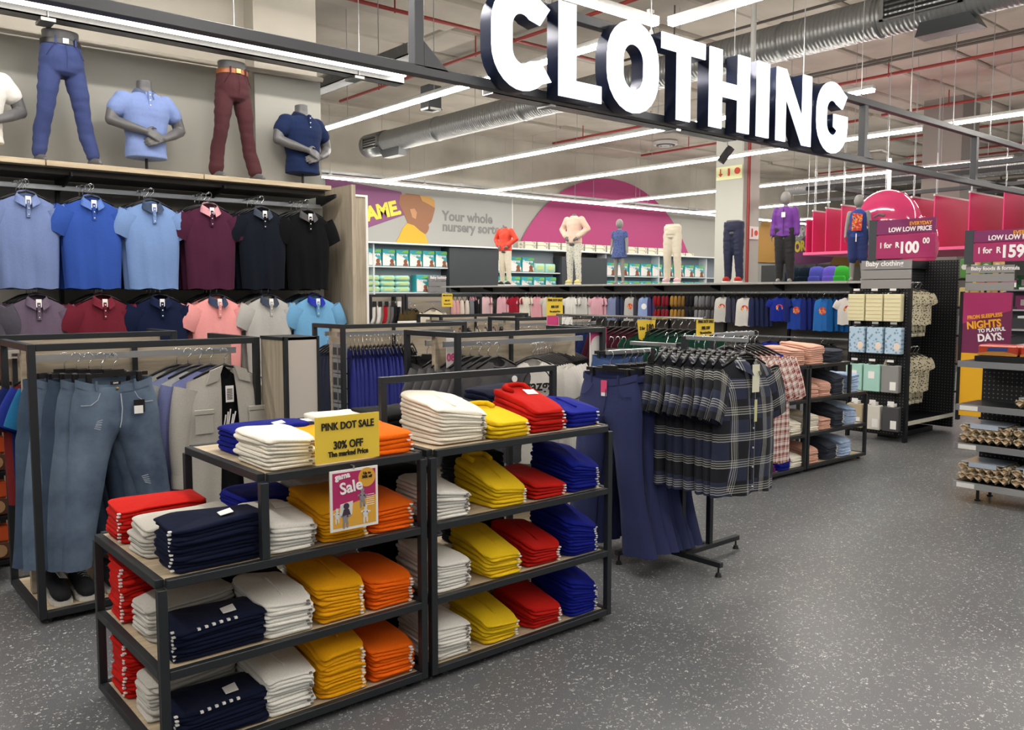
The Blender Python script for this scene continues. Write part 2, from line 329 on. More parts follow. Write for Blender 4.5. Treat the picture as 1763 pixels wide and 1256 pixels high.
# ---------------- LED runs (real lamps, 4.2 m up)
LED = mat('led_diffuser', '#ffffff', .5, emit='#fff8ef', es=LED_STRENGTH)
ALU = mat('lamp_housing', '#d5d5d2', .4)
LZ = 4.2
_WM = {}
def wire_mesh(h, r=.005):
    k = round(h, 2)
    if k not in _WM: _WM[k] = MB().tube([(0, 0, 0), (0, 0, k)], r, 5).mesh('suspension_wire', WIRE)
    return _WM[k]
LED2 = mat('led_diffuser_soft', '#ffffff', .5, emit='#fff8ef', es=26.0)
def led(x0, y0, x1, y1, label, lm=None, zz=LZ):
    t = empty('led_strip_light', (x0, y0, zz), math.atan2(y1-y0, x1-x0), label, 'ceiling light', None)
    L = math.hypot(x1-x0, y1-y0)
    box('diffuser', 0, L, -.038, .038, 0, .035, lm or LED, t); box('housing', -.01, L+.01, -.035, .035, .036, .085, ALU, t)
    n = max(2, int(L/2.2)); me = wire_mesh(CZ-zz-.2)
    for i in range(n): add('suspension_wire', me, t, loc=((i+.5)*L/n, 0, .09))
led(6.73, 17.5, 6.73, 6.1, 'long LED strip running inward nearest the polo shirt wall')
led(10.85, 17.5, 10.85, 5.6, 'long LED strip second from the polo shirt wall')
led(13.96, 17.5, 13.96, 6.4, 'long LED strip passing over the nursery dome, third from the left')
led(13.9, 6.0, 13.9, 1.5, 'LED strip with its near end above the right sign frame')
led(18.3, 17.5, 18.3, 9.0, 'LED strip partly hidden by the grey column')
led(18.3, 8.4, 18.3, 6.6, 'short LED strip right of the grey column')
led(22.7, 17.5, 22.7, 12.9, 'far LED strip behind the purple jacket figure')
led(22.4, 11.0, 22.3, 8.6, 'far LED strip above the pink balloon')
led(22.3, 7.9, 22.1, 3.0, 'far LED strip at the right edge above pink banners')
led(27.5, 17.0, 27.5, 9.0, 'farthest LED strip, behind the purple jacket sleeve')
led(7.4, 17.6, 31, 17.6, 'LED strip running along the nursery back wall', LED2)
led(-2.0, 7.0, 4.6, 7.0, 'LED strip high above the mannequins on the polo wall', mat('led_diffuser_dim', '#ffffff', .5, emit='#fff8ef', es=5.0), 3.645)
o = MB().tube([(-2, 7.62, U(0, 60, 'y', 7.62).z), (3.34, 7.62, U(430, 120, 'y', 7.62).z)], .022, 8).tube([(3.0, 7.48, U(430, 120, 'y', 7.48).z), (4.0, 7.48, U(540, 135, 'y', 7.48).z)], .022, 8).obj('conduit', WALLW, None, True); tag(o, 'white conduit running along the wall above the mannequins', 'conduit')
led(-2.0, 5.64, 6.62, 5.64, 'LED strip seen through the top of the big sign')
led(6.73, 5.55, 6.73, -2, 'LED strip running up behind the letter T')
led(2.4, 5.3, 2.4, -3, 'LED strip over the front aisle'); led(10.85, 2.6, 10.85, -4, 'LED strip over the right aisle')
for x in (-1.5, ): led(x, 5.3, x, -3, 'LED strip over the left aisle')
led(13.96, -.5, 13.96, -5, 'LED strip over the far right aisle'); led(18.3, 4.2, 18.3, -3, 'LED strip over the far grocery aisle')

# ---------------- ducts, trays, pipes
GALV = mat('galvanised_sheet', '#9a9c9b', .38, .75, kind='galv'); DUCT = mat('spiral_duct_metal', '#9b9d9c', .36, .6, kind='spiral')
t = empty('ventilation_duct', (10.45, 0, 4.98), label='round spiral ventilation duct running across the ceiling', cat='duct')
MB().tube([(0, 3.0, 0), (0, 16.6, 0)], .24, 28, False).obj('pipe', DUCT, t, True)
MB().tube([(0, 16.6, 0), (0, 17.2, 0), (0, 17.4, 0)], .26, 28).obj('end_cap', GALV, t, True)
for y in (5.3, 6.6, 9.2, 11.9, 14.6, 16.6): MB().tube([(0, y, 0), (0, y+.05, 0)], .252, 28).obj('collar', GALV, t, True)
for y0, L in ((4.32, .85), (16.66, .55)):
    m = MB()
    for k in range(4): m.box(-.262, -.235, y0, y0+L, -.10+k*.055, -.075+k*.055)
    m.obj('grille', BLACK, t); MB().box(-.272, -.24, y0-.05, y0+L+.05, -.13, -.112).box(-.272, -.24, y0-.05, y0+L+.05, .115, .13).box(-.272, -.24, y0-.05, y0-.0, -.13, .13).box(-.272, -.24, y0+L, y0+L+.05, -.13, .13).obj('grille_frame', GALV, t)
MB().loft([[Vector((-.12, 4.25, -.2)), Vector((.15, 4.25, -.2)), Vector((.15, 4.8, -.2)), Vector((-.12, 4.8, -.2))], [Vector((-.06, 4.17, -.35)), Vector((.20, 4.17, -.35)), Vector((.20, 4.88, -.35)), Vector((-.06, 4.88, -.35))]]).obj('damper_box', mat('dark_sheet', '#4b4e50', .4, .6), t)
MB().loft([[Vector((-.15, 15.9, -.2)), Vector((.15, 15.9, -.2)), Vector((.15, 16.7, -.2)), Vector((-.15, 16.7, -.2))], [Vector((-.1, 16, -.36)), Vector((.1, 16, -.36)), Vector((.1, 16.6, -.36)), Vector((-.1, 16.6, -.36))]]).obj('damper_box', mat('dark_sheet', '#4b4e50'), t)
def tray(x0, y0, x1, y1, z, label, w=.22):
    t = empty('cable_tray', (x0, y0, z), math.atan2(y1-y0, x1-x0), label, 'cable tray'); L = math.hypot(x1-x0, y1-y0)
    MB().box(0, L, -w/2, w/2, 0, .01).box(0, L, -w/2, -w/2+.012, 0, w*.6).box(0, L, w/2-.012, w/2, 0, w*.6).obj('channel', GALV, t)
    k = 1.0; me = wire_mesh(CZ-z-.12)
    while k < L:
        add('hanger_rod', me, t, loc=(k, -w/2-.01, 0)); box('bracket', k-.05, k+.05, -w/2-.02, w/2+.02, -.03, -.005, GALV, t); k += 2.6
tray(-2, 7.22, 4.7, 7.22, 3.625, 'galvanised cable tray running over the polo wall', .14)
tray(5.75, 8.5, 5.75, 16, 4.35, 'galvanised cable tray running inward behind the navy torso')
tray(6.9, 8.6, 12, 8.6, 4.1, 'galvanised cable tray under the letters C and L')
tray(3.5, 17.9, 24, 17.9, 4.35, 'cable tray along the nursery back wall', .12)
RED = mat('pipe_red', '#8e2a24', .45)
def pipe(pts, label, r=.03, m=RED, nm='sprinkler_pipe', cat='pipe'):
    a, b = Vector(pts[0]), Vector(pts[1]); t = empty(nm, a, 0, label, cat); MB().tube([(0, 0, 0), b-a], r, 8).obj('pipe', m, t, True)
    n = max(2, int((b-a).length/2.6)); h = CZ-.1-a.z
    for i in range(n): MB().tube([(0, 0, -r*1.3), (0, 0, h)], .012, 6).obj('pipe_hanger', m, t).location = (b-a)*((i+.5)/n)
    return t
RZ = 5.6
def redy(px, py, y0, y1, label, z=RZ):
    x = U(px, py, 'z', z).x; pipe([(x, y0, z), (x, y1, z)], label)
redy(580, 176, 16.2, 4, 'red sprinkler pipe rising from the left behind the C')
redy(1573, 120, 9.2, -2, 'red sprinkler pipe right of the G, uppermost'); redy(1564.7, 190.6, 9.6, -2, 'red sprinkler pipe right of the G, second down')
redy(1763, 208, 11, -2, 'red sprinkler pipe right of the G, third down'); redy(1763, 246, 12, -2, 'red sprinkler pipe right of the G, fourth down')
redy(1058, 226, 17, 12.5, 'short red sprinkler pipe between the duct and the letter O')
redy(1101, 268, 16.8, 10, 'red sprinkler pipe ending left of the grey column')
redy(1400, 300, 15.5, 9, 'red sprinkler pipe behind the purple jacket figure')
o = pipe([(U(611, 0, 'z', RZ).x-4, 10.7, RZ+.04), (11.6, 10.7, RZ+.04)], 'red main pipe crossing behind the letter C')
pipe([(10.4, 10, 5.3), (10.4, 1, 5.3)], 'thin dark conduit pair above the red pipes', .02, mat('conduit', '#5a5651', .5), 'conduit')
o = MB().tube([(U(1763, 50, 'z', 5.5).x, 0, 5.5), (U(1763, 50, 'z', 5.5).x, 9.5, 5.5)], .022).tube([(U(1763, 56, 'z', 5.5).x, 0, 5.5), (U(1763, 56, 'z', 5.5).x, 9.5, 5.5)], .022).obj('conduit', mat('conduit', '#5a5651')); tag(o, 'pair of thin dark conduits between duct and red pipes', 'conduit')
# pipe hangers and free wires
random.seed(5); k = 0
for px, py, z in ((1120, 25, 4.7), (652, 118, 4.7)):
    p = U(px, py, 'z', z); t = empty('wall_socket', p, label=['socket with a dangling plug above the letter O', 'socket with a dangling plug over the sign beam'][k], cat='socket'); k += 1
    box('socket', -.04, .04, -.02, .02, -.05, .05, WHITE, t); MB().tube([(0, -.04, 0), (0, -.06, -.05), (.05, -.06, -.12), (-.03, -.06, -.16), (0, -.06, -.24)], .008, 6).obj('cable', BLACK, t)
    MB().tube([(0, 0, .05), (0, 0, CZ-z)], .006, 5).obj('drop_rod', WIRE, t)
for px, py in ((1460, 205), (1240, 190), (1525, 190)):
    pass
for (px, py, z, lb) in ((1146, 247, 5.93, 'round white ceiling diffuser near the grey column'),):
    p = U(px, py, 'z', z); t = empty('ceiling_diffuser', p, label=lb, cat='vent')
    MB().tube([(0, 0, -.04), (0, 0, .05)], .34, 24).obj('ring', ALU, t); MB().tube([(0, 0, -.06), (0, 0, -.041)], .27, 24).obj('core', mat('dark_sheet', '#4b4e50'), t)
    for q in (.1, .19): MB().tube([(q*math.cos(a/16*2*PI), q*math.sin(a/16*2*PI), -.07) for a in range(17)], .014, 6).obj('blade_ring', ALU, t)
p = U(1252, 263, 'z', 4.15); t = empty('cctv_camera', p, label='dark angled camera hanging over the grey column', cat='camera'); MB().box(-.05, .05, -.05, .05, -.2, .12).obj('housing', mat('dark_sheet', '#4b4e50'), t).rotation_euler = (.5, .4, 0); MB().tube([(0, 0, .1), (0, 0, 1.85)], .012).obj('stem', WIRE, t)
p = U(742, 172, 'z', 4.5); t = empty('ceiling_projector', p, label='white edged box hanging above the nearest LED strip', cat='box'); box('case', -.11, .11, -.11, .11, -.14, .2, mat('dark_sheet', '#4b4e50'), t); MB().box(-.12, .12, -.12, -.1, -.16, -.13).box(-.12, .12, .1, .12, -.16, -.13).box(-.12, -.1, -.12, .12, -.16, -.13).box(.1, .12, -.12, .12, -.16, -.13).obj('rim', ALU, t)
# far black lighting grid over the grocery side
DK = mat('dark_track', '#24262a', .5)
for i, (x, y0, y1, z) in enumerate(((15.5, 7.6, 0, 3.75), (17.5, 10.5, 1, 3.9), (20, 12, 2, 3.9), (25, 12, 2, 4.3))):
    o = MB().box(x-.04, x+.04, y1, y0, z, z+.08).obj('lighting_track', DK); tag(o, ['nearest', 'second', 'third', 'farthest'][i]+' dark lighting track over the grocery aisles, right side', 'track')
for i, (y, x0, x1) in enumerate(((7.2, 15, 26), (9.6, 17, 27), (4.4, 14, 24))):
    o = MB().box(x0, x1, y-.04, y+.04, 3.8, 3.88).obj('lighting_track', DK); tag(o, ['middle', 'rear', 'front'][i]+' cross track over the grocery aisles', 'track')
MB_ = MB().tube([(24, 3, 4.9), (24, 15, 4.9)], .25, 18).obj('ventilation_duct', DUCT, None, True); tag(MB_, 'distant silver duct above the pink banners', 'duct')
p = U(1610, 262, 'x', 20); o = box('column', 20, 20.9, U(1655, 262, 'x', 20).y, U(1588, 262, 'x', 20).y, 0, CZ, mat('column_grey', '#77736e', .7)); tag(o, 'dark grey square column beyond the right sign frame', 'column')
# pole standing behind the sign
for (px, top, y, lb, z1) in ((1293, 0, 6.6, 'thin white ceiling pole between the letters H and I', CZ), (1533, 155, 7.2, 'white cable pole right of the letter G', 3.92)):
    p = U(px, 250, 'y', y); o = MB().tube([(p.x, y, 0 if px > 1400 else 3.8), (p.x, y, z1)], .035, 10).obj('service_pole', ALU, None, True); tag(o, lb, 'pole')
p = U(1533, 250, 'y', 7.2); o = MB().tube([(p.x, 7.2, 3.92), (p.x, 7.23, 4.02), (p.x, 7.35, 4.08), (p.x, 7.7, 4.08)], .03, 8).obj('bent_conduit', mat('conduit', '#5a5651'), None, True); tag(o, 'bent grey conduit at the top of the white pole', 'conduit')

# ================================================================== BIG SIGN
SY = 4.74
FR = mat('sign_frame_grey', '#4a4c51', .45, .1)
t = empty('overhead_truss', (2.3, SY, 3.0), label='long grey steel frame hanging from the ceiling behind the letters', cat='truss')
def fb(x0, x1, z0, z1, nm='frame_bar'): box(nm, x0-2.3, x1-2.3, 0, .075, z0-3.0, z1-3.0, FR, t, .004)
fb(-1.5, 18, 3.022, 3.088); fb(3.3, 18, 3.64, 3.71)
for x in (3.2, 5.0, 7.0, 9.02, 11.93, 14.8, 17.6):
    fb(x, x+.075, 3.075, 3.64 if x > 3.4 else CZ, 'frame_post')
MB().ext([(3.275-2.3, .075), (3.47-2.3, .075), (3.275-2.3, .24)], 'y', .0, .075).obj('gusset', FR, t)
MB().ext([(9.09-2.3, .075), (9.24-2.3, .075), (9.09-2.3, .2)], 'y', .0, .075).obj('gusset', FR, t)
for i in range(9):
    x = 4.4+i*1.15-2.3
    add('suspension_wire', wire_mesh(CZ-3.71-.12), t, loc=(x, .04, .72))
    MB().tube([(x+.02*math.cos(a/8*2*PI), .04, .735+.022*math.sin(a/8*2*PI)) for a in range(9)], .006, 5).obj('hook', WIRE, t)

FACEM = mat('letter_face', '#ffffff', .5, emit='#dcebff', es=LETTER_STRENGTH); SIDE = mat('letter_side', '#1c2540', .35, .3)
def arc(cx, cz, rx, rz, a0, a1, n=8): return [(cx+rx*math.cos(math.radians(a0+(a1-a0)*i/n)), cz+rz*math.sin(math.radians(a0+(a1-a0)*i/n))) for i in range(n+1)]
def ringl(wd, h, s):                                # outer / inner outline of a rounded O
    o = arc(wd/2, h-wd*.5, wd/2, wd*.5, 0, 180, 12)+arc(wd/2, wd*.5, wd/2, wd*.5, 180, 360, 12)
    q = wd/2-s; i = arc(wd/2, h-s-q, q, q, 0, 180, 12)+arc(wd/2, s+q, q, q, 180, 360, 12)
    return o, i
def letter(ch, wd, h):
    s = wd*{'L': .39, 'T': .31, 'H': .30, 'I': 1, 'N': .28, 'O': .30, 'C': .33, 'G': .31}[ch]; sh = h*.19
    if ch == 'L': return [[(0, 0), (wd, 0), (wd, sh), (s, sh), (s, h), (0, h)]]
    if ch == 'T': a = (wd-s)/2; return [[(a, 0), (a+s, 0), (a+s, h-sh), (wd, h-sh), (wd, h), (0, h), (0, h-sh), (a, h-sh)]]
    if ch == 'H': return [[(0, 0), (s, 0), (s, h*.41), (wd-s, h*.41), (wd-s, 0), (wd, 0), (wd, h), (wd-s, h), (wd-s, h*.60), (s, h*.60), (s, h), (0, h)]]
    if ch == 'I': return [[(0, 0), (wd, 0), (wd, h), (0, h)]]
    if ch == 'N': return [[(0, 0), (s*.92, 0), (s*.92, h*.62), (wd-s*.92, 0), (wd, 0), (wd, h), (wd-s*.92, h), (wd-s*.92, h*.38), (s*.92, h), (0, h)]]
    if ch == 'O': return list(ringl(wd, h, s))
    r = wd*.5; q = r-s
    if ch == 'C':
        out = [(wd*1.04, h*.745)] + arc(r, h-r, r*1.02, r, 32, 180, 12) + arc(r, r, r*1.02, r, 180, 328, 12) + [(wd*.86, h*.315)]
        inn = arc(r, s+q, q, q, 318, 180, 9)+arc(r, h-s-q, q, q, 180, 45, 9)
        return [[(wd*.97, h-r*.38)] + arc(r, h-r, r, r, 50, 180, 10)+arc(r, r, r, r, 180, 312, 10)+[(wd*1.0, r*.36), (wd*.80, r*.84)]+inn+[(wd*.80, h-r*.84)]]
    if ch == 'G':
        inn = [(wd-s, s+q)]+arc(r, s+q, q, q, 350, 180, 9)+arc(r, h-s-q, q, q, 180, 50, 9)
        return [[(wd*.97, h-r*.38)] + arc(r, h-r, r, r, 50, 180, 10)+arc(r, r, r, r, 180, 360, 12)+[(wd, h*.56), (wd*.54, h*.56), (wd*.54, h*.385), (wd-s, h*.385)]+inn+[(wd*.82, h-r*.84)]]
def l2mesh(polys, name, m, ext):
    cu = bpy.data.curves.new('l', 'CURVE'); cu.dimensions = '2D'; cu.fill_mode = 'BOTH'; cu.extrude = ext
    for p in polys:
        s = cu.splines.new('POLY'); s.points.add(len(p)-1)
        for i, q in enumerate(p): s.points[i].co = (q[0], q[1], 0, 1)
        s.use_cyclic_u = True
    return from_curve(cu, name, m)
LT = [('C', 846, 948), ('L', 961, 1034), ('O', 1044, 1132), ('T', 1137, 1212), ('H', 1220, 1289), ('I', 1302, 1323), ('N', 1336, 1396), ('G', 1406, 1459)]
for ch, a, b in LT:
    ly = SY-.13; x0 = U(a, 180, 'y', ly).x; x1 = U(b, 180, 'y', ly).x; big = ch in 'COG'
    h = .70 if big else .665; z0 = 3.01 if big else 3.03
    t = empty('sign_letter', (x0, ly, z0), label='glowing white letter %s of the hanging sign with dark sides' % ch, cat='letter', group='letters of the hanging sign')
    P = letter(ch, x1-x0, h)
    add('face', l2mesh(P, 'face', FACEM, .006), t, loc=(0, -.004, 0), rot=(PI/2, 0, 0))
    add('side', l2mesh(P, 'side', SIDE, .058), t, loc=(0, .063, 0), rot=(PI/2, 0, 0))

# ================================================================== FIXTURES
def fixture(name, loc, label, cat, group=None): return empty(name, loc, 0, label, cat, group)
def bars(t, L, b=.03, m=STEEL, nm='bar'):           # list of boxes (world coordinates) as parts of t
    o = t.location
    for q in L:
        n_ = q[6] if len(q) > 6 else nm
        box(n_, q[0]-o.x, q[1]-o.x, q[2]-o.y, q[3]-o.y, q[4]-o.z, q[5]-o.z, m, t, .002)
def rect_frame(x0, x1, y0, y1, z0, z1, b=.03):      # the 12 bars of an open box
    L = []
    for x in (x0, x1-b):
        for y in (y0, y1-b): L.append((x, x+b, y, y+b, z0, z1, 'post'))
    for z in (z0, z1-b):
        for y in (y0, y1-b): L.append((x0+b, x1-b, y, y+b, z, z+b, 'rail'))
        for x in (x0, x1-b): L.append((x, x+b, y0+b, y1-b, z, z+b, 'rail'))
    return L
def level(t, x0, x1, y0, y1, z, b=.03, board=WOOD):  # a shelf: four rails and a board
    bars(t, [(x0+b, x1-b, y0, y0+b, z-b, z, 'rail'), (x0+b, x1-b, y1-b, y1, z-b, z, 'rail'), (x0, x0+b, y0+b, y1-b, z-b, z, 'rail'), (x1-b, x1, y0+b, y1-b, z-b, z, 'rail')])
    o = t.location; box('shelf_board', x0+b-o.x, x1-b-o.x, y0+b-o.y, y1-b-o.y, z-.022-o.z, z-.004-o.z, board, t)
def feet(t, x0, x1, y0, y1):
    o = t.location
    for x in (x0+.06, x1-.06):
        for y in (y0+.05, y1-.05): MB().tube([(x-o.x, y-o.y, 0), (x-o.x, y-o.y, .008)], .018, 10).tube([(x-o.x, y-o.y, .008), (x-o.x, y-o.y, .035)], .006, 8).obj('foot', BLACK, t)
B = .03
def display_table(x0, x1, y0, y1, step_x0, step_x1, label, tall=True):
    t = fixture('display_table', (x0, y0, 0), label, 'display table')
    P = []
    for x in (x0, x1-B):
        top = .97 if (step_x0 <= x+.001 and x+B <= step_x1+.001) else .665
        for y in (y0, y1-B): P.append((x, x+B, y, y+B, .03, top-B if top > .9 else top-B, 'post'))
    for y in (y0, y1-B):
        if step_x0 > x0+.01: P.append((step_x0, step_x0+B, y, y+B, .665, .97-B, 'post'))
        if step_x1 < x1-.01: P.append((step_x1-B, step_x1, y, y+B, .665, .97-B, 'post'))
    bars(t, P)
    for z in (.06, .355, .665): level(t, x0, x1, y0, y1, z)
    level(t, step_x0, step_x1, y0, y1, .97)
    feet(t, x0, x1, y0, y1); return t
Y0, Y1 = 2.825, 3.60
display_table(.885, 1.947, Y0, Y1, 1.245, 1.947, 'near left stepped display table in charcoal steel with oak shelves')
tb = display_table(1.968, 3.04, Y0, Y1, 1.968, 3.04, 'near right display table in charcoal steel with header frame')
bars(tb, [(1.97, 2.0, 3.2, 3.23, .97, 1.21, 'header_post'), (2.99, 3.02, 3.2, 3.23, .97, 1.21, 'header_post'), (1.97, 3.02, 3.2, 3.23, 1.21, 1.24, 'header_bar')])
T2Y = 4.1
display_table(5.867, 6.95, T2Y, T2Y+.76, 5.867, 6.95, 'far left display table behind the plaid shirts')
display_table(6.97, 8.04, T2Y, T2Y+.76, 6.97, 7.71, 'far right stepped display table near the baby clothing bay')
# ================================================================== FOLDED SHIRTS
C_WHITE, C_CREAM, C_YEL, C_MUST, C_ORG, C_RED, C_NAVY, C_ROYAL, C_GREY, C_BLK, C_PINK, C_CHAR, C_LBLUE, C_GREEN, C_PURP, C_TAN = \
 '#e9e7e0', '#efe9da', '#e8c11c', '#e8a30e', '#f0690c', '#bd1a12', '#10172f', '#101c86', '#c6c2ba', '#15161a', '#e0b09c', '#3a3f4a', '#a9bfdd', '#0f8f70', '#6a1f6a', '#b9a078'
CN = {C_WHITE: 'white', C_CREAM: 'cream', C_YEL: 'yellow', C_MUST: 'amber', C_ORG: 'orange', C_RED: 'red', C_NAVY: 'navy', C_ROYAL: 'royal blue', C_GREY: 'pale grey', C_BLK: 'black', C_PINK: 'peach', C_CHAR: 'charcoal', C_LBLUE: 'light denim', C_GREEN: 'green', C_PURP: 'purple', C_TAN: 'tan'}
PROF = [(.55, -.5), (.90, -.49), (.955, -.42), (.99, -.22), (1.0, .02), (.985, .25), (.95, .43), (.90, .49), (.55, .5)]
PROFZ = [(.55, -.5), (.92, -.48), (.99, -.22), (1.0, .1), (.965, .4), (.9, .49), (.55, .5)]
def folded_mesh(k, w, d, t, lean, side, bulge, seed, top, lod=0):
    prof = PROF if not lod else PROFZ; n = 40 if not lod else 28; V = []; F = []
    rnd = random.Random(seed*97+k)
    jx, jy = rnd.uniform(-.006, .006), rnd.uniform(-.009, .004); ph = rnd.uniform(0, 6); ws = 1+rnd.uniform(-.02, .015)
    def zc(x, y, kk):
        v = min(max(y/d+.5, 0), 1); u = x/w
        e = (abs(u)*2)**4*.35+(abs(v-.5)*2)**5*.3
        return kk*t*(1+lean*v*(1.6-.6*v) - side*u - bulge*e*min(kk, 8)/8 + .05*math.sin(seed*3.1+5*v+4*u))
    for s, zf in prof:
        for i in range(n):
            a = 2*PI*i/n+.08; c, q = math.cos(a), math.sin(a)
            x = math.copysign(abs(c)**.28, c)*w/2*ws; y = math.copysign(abs(q)**.28, q)*d/2
            x *= s if s < .8 else 1-(1-s)*.16/w; y *= s if s < .8 else 1-(1-s)*.16/d
            wob = .004*math.sin(a*3+ph)+.0025*math.sin(a*7+ph*2+zf*4)
            x += jx+wob*c; y += jy+wob*q
            th = t*(1+lean*min(max(y/d+.5, 0), 1))
            z = zc(x, y, k)+th*.5+th*zf*(1.0+.1*math.sin(a*2+ph))
            if top and zf > .3: z += .004*noise.noise(Vector((x*18, y*18, seed)))+.003*math.sin(x*40+seed)
            V.append((x, y, z))
    m = len(prof)
    for j in range(m-1):
        for i in range(n): F.append((j*n+i, j*n+(i+1) % n, (j+1)*n+(i+1) % n, (j+1)*n+i))
    for j, sg in ((0, -1), (m-1, 1)):
        c = len(V); b = j*n
        xs = sum(V[b+i][0] for i in range(n))/n; ys = sum(V[b+i][1] for i in range(n))/n; th = t*(1+lean*.5)
        V.append((xs, ys, zc(xs, ys, k)+th*.5+sg*th*.5+(.003*sg if top else 0)))
        for i in range(n): F.append((b+i, b+(i+1) % n, c) if sg > 0 else (b+(i+1) % n, b+i, c))
    return V, F, zc
PILE = {}
def stack(x0, y0, z, n, w, d, col, loc, rot=0, t=.0140, lean=.12, side=.05, bulge=.12, stk=True, det=None, seed=None, lod=0, item='shirt', stkm=None, lift=0, solo=True):
    seed = seed if seed is not None else int((x0*37+y0*91+z*53)*10) % 997
    if rot: cx, cy, rz = x0+d/2, y0+w/2, -PI/2
    else: cx, cy, rz = x0+w/2, y0+d/2, 0
    if not solo:
        for k in range(n):
            V, F, zc = folded_mesh(k, w, d, t, lean, side, bulge, seed, k == n-1, 1)
            c_, s_ = math.cos(rz), math.sin(rz); vb, fb_ = PILE.setdefault(col, ([], [])); b = len(vb)
            vb += [(cx+c_*a-s_*e, cy+s_*a+c_*e, z+q) for a, e, q in V]; fb_ += [tuple(i+b for i in f) for f in F]
        return n
    m = cloth(col) if col not in (C_LBLUE,) else mat('denim_light', '#9db4d6', .8, kind='denim')
    rnd = random.Random(seed)
    for k in range(n):
        V, F, zc = folded_mesh(k, w, d, t, lean, side, bulge, seed, k == n-1, lod)
        me = mesh('folded_'+item, V, F, m, True)
        i = n-1-k
        lb = (ORD[i] if i < 14 else 'lowest')+' '+CN[col]+' folded '+item+(' of stack ' if i == 0 else ' from stack top ')+loc
        o = add('folded_'+item, me, None, loc=(cx, cy, z+lift), rot=(0, 0, rz+rnd.uniform(-.02, .02)), label=lb); tag(o, cat='clothing', group=CN[col]+' folded pile '+loc)
        if stk:
            sx = w*.36+rnd.uniform(-.008, .008); zz = zc(sx, -d/2, k)+t*.62
            s = MB().box(sx-.006, sx+.006, -d/2-.0075, -d/2+.004, zz-.0028, zz+.0022).obj('size_sticker', stkm or (WHITE if col not in (C_WHITE, C_CREAM) else mat('grey_print', '#77746e', .6)), o)
        if k == n-1 and det:
            th = t*(1+lean*.5); zt = lambda x, y: zc(x, y, k)+t*(1+lean*min(max(y/d+.5, 0), 1))+.003
            if 'tag' in det:
                x, y = w*.18, d*.12
                V = [(x-.03, y-.02, zt(x-.03, y-.02)+.004), (x+.03, y-.03, zt(x+.03, y-.03)+.004), (x+.035, y+.015, zt(x+.035, y+.015)+.006), (x-.025, y+.025, zt(x-.025, y+.025)+.009)]
                V += [(a, b, c-.002) for a, b, c in V]
                o2 = add('price_tag', mesh('price_tag', V, [(0, 1, 2, 3), (7, 6, 5, 4), (0, 4, 5, 1), (1, 5, 6, 2), (2, 6, 7, 3), (3, 7, 4, 0)], PAPER), o, label='white paper price tag')
            if 'marks' in det:
                for q in range(6): box('size_mark', w/2-.006, w/2+.005, -.095+.026*q, -.085+.026*q, zc(w/2, -.09+.026*q, k)+t*.45, zc(w/2, -.09+.026*q, k)+t*.95, WHITE, o)
            if 'collar' in det:
                pts = [(-.05, d*.18), (-.06, d*.36), (-.02, d*.44), (.03, d*.44), (.065, d*.36), (.05, d*.18)]
                MB().tube([(x, y, zt(x, y)+.008) for x, y in pts], .013, 8).obj('collar', m, o, True)
            if 'placket' in det:
                MB().tube([(.0, d*(-.3+.06*i), zt(0, d*(-.3+.06*i))+.0) for i in range(9)], .005, 6).obj('placket', m, o, True)
    return n
W_, D_ = .205, .31
FY = Y0+.042
def row(z, xs, fr, shelf, unit):
    """one shelf of stacks facing the aisle: xs = list of (x0, n, colour, where, kwargs)"""
    for x0, n, c, kw in xs:
        loc = 'on %s shelf, %s' % (shelf, unit)
        kw = dict(kw); nm = kw.pop('loc', loc); stack(x0, fr, z, n, kw.pop('w', W_), kw.pop('d', D_), c, nm, **kw)
# ---- near left table
u = 'near left table'
for z, sh, nn in ((.355, 'middle', (9, 10, 8)), (.06, 'lowest', (10, 13, 9))):
    row(z, [(1.262, nn[0], C_WHITE, {'lean': .25, 'det': ['placket']}), (1.487, nn[1], C_MUST, {'lean': .35, 'bulge': .25, 'det': ['placket']}), (1.712, nn[2], C_ORG, {'lean': .3, 'bulge': .2})], FY, sh, u)
row(.665, [(1.285, 7, C_WHITE, {'lean': .3, 'det': ['tag']}), (1.50, 9, C_MUST, {'lean': .35}), (1.715, 7, C_ORG, {'lean': .35})], FY, 'upper', u)
for z, sh, nn in ((.665, 'upper', (11, 8, 9)), (.355, 'middle', (8, 9, 16)), (.06, 'lowest', (8, 10, 15))):
    stack(.955, FY+.0, z, nn[0], .205, .33, C_NAVY, 'on %s shelf, table end' % sh, -1, lean=.05, det=['tag'] if z > .5 else ['tag', 'marks'], t=.0145)
    stack(.935, FY+.235, z, nn[1], .2, .33, C_GREY, 'on %s shelf, table end' % sh, -1, lean=.15, stk=False)
    stack(.925, FY+.48, z, nn[2], .215, .33, C_RED, 'on %s shelf, table end' % sh, -1, lean=.02, t=.0148)
stack(1.36, 3.27, .665, 8, .26, .26, C_ROYAL, 'inside near left table, upper', lean=.1, stk=False, det=['tag'], solo=False)
for z, sh in ((.355, 'middle'), (.06, 'lowest')):
    stack(1.30, 3.25, z, 9, .22, .28, C_BLK, 'back of %s shelf, near left' % sh, stk=False, solo=False)
    stack(1.62, 3.25, z, 12, .26, .28, C_GREY, 'back of %s shelf, near left' % sh, stk=False, lean=0, bulge=.3, solo=False)
stack(1.62, 3.25, .665, 12, .26, .28, C_GREY, 'back of upper shelf, near left', stk=False, lean=0, bulge=.3, solo=False)
stack(1.33, 3.22, .97, 5, .23, .33, C_ROYAL, 'on stepped top, far left corner', -1, t=.019, det=['tag'], lean=.1, stk=False)
stack(1.285, FY, .97, 8, .205, .30, C_CREAM, 'on stepped top beside yellow card', t=.0135, lean=.15)
stack(1.52, FY+.14, .97, 6, .21, .26, C_MUST, 'on stepped top behind yellow card', t=.0135)
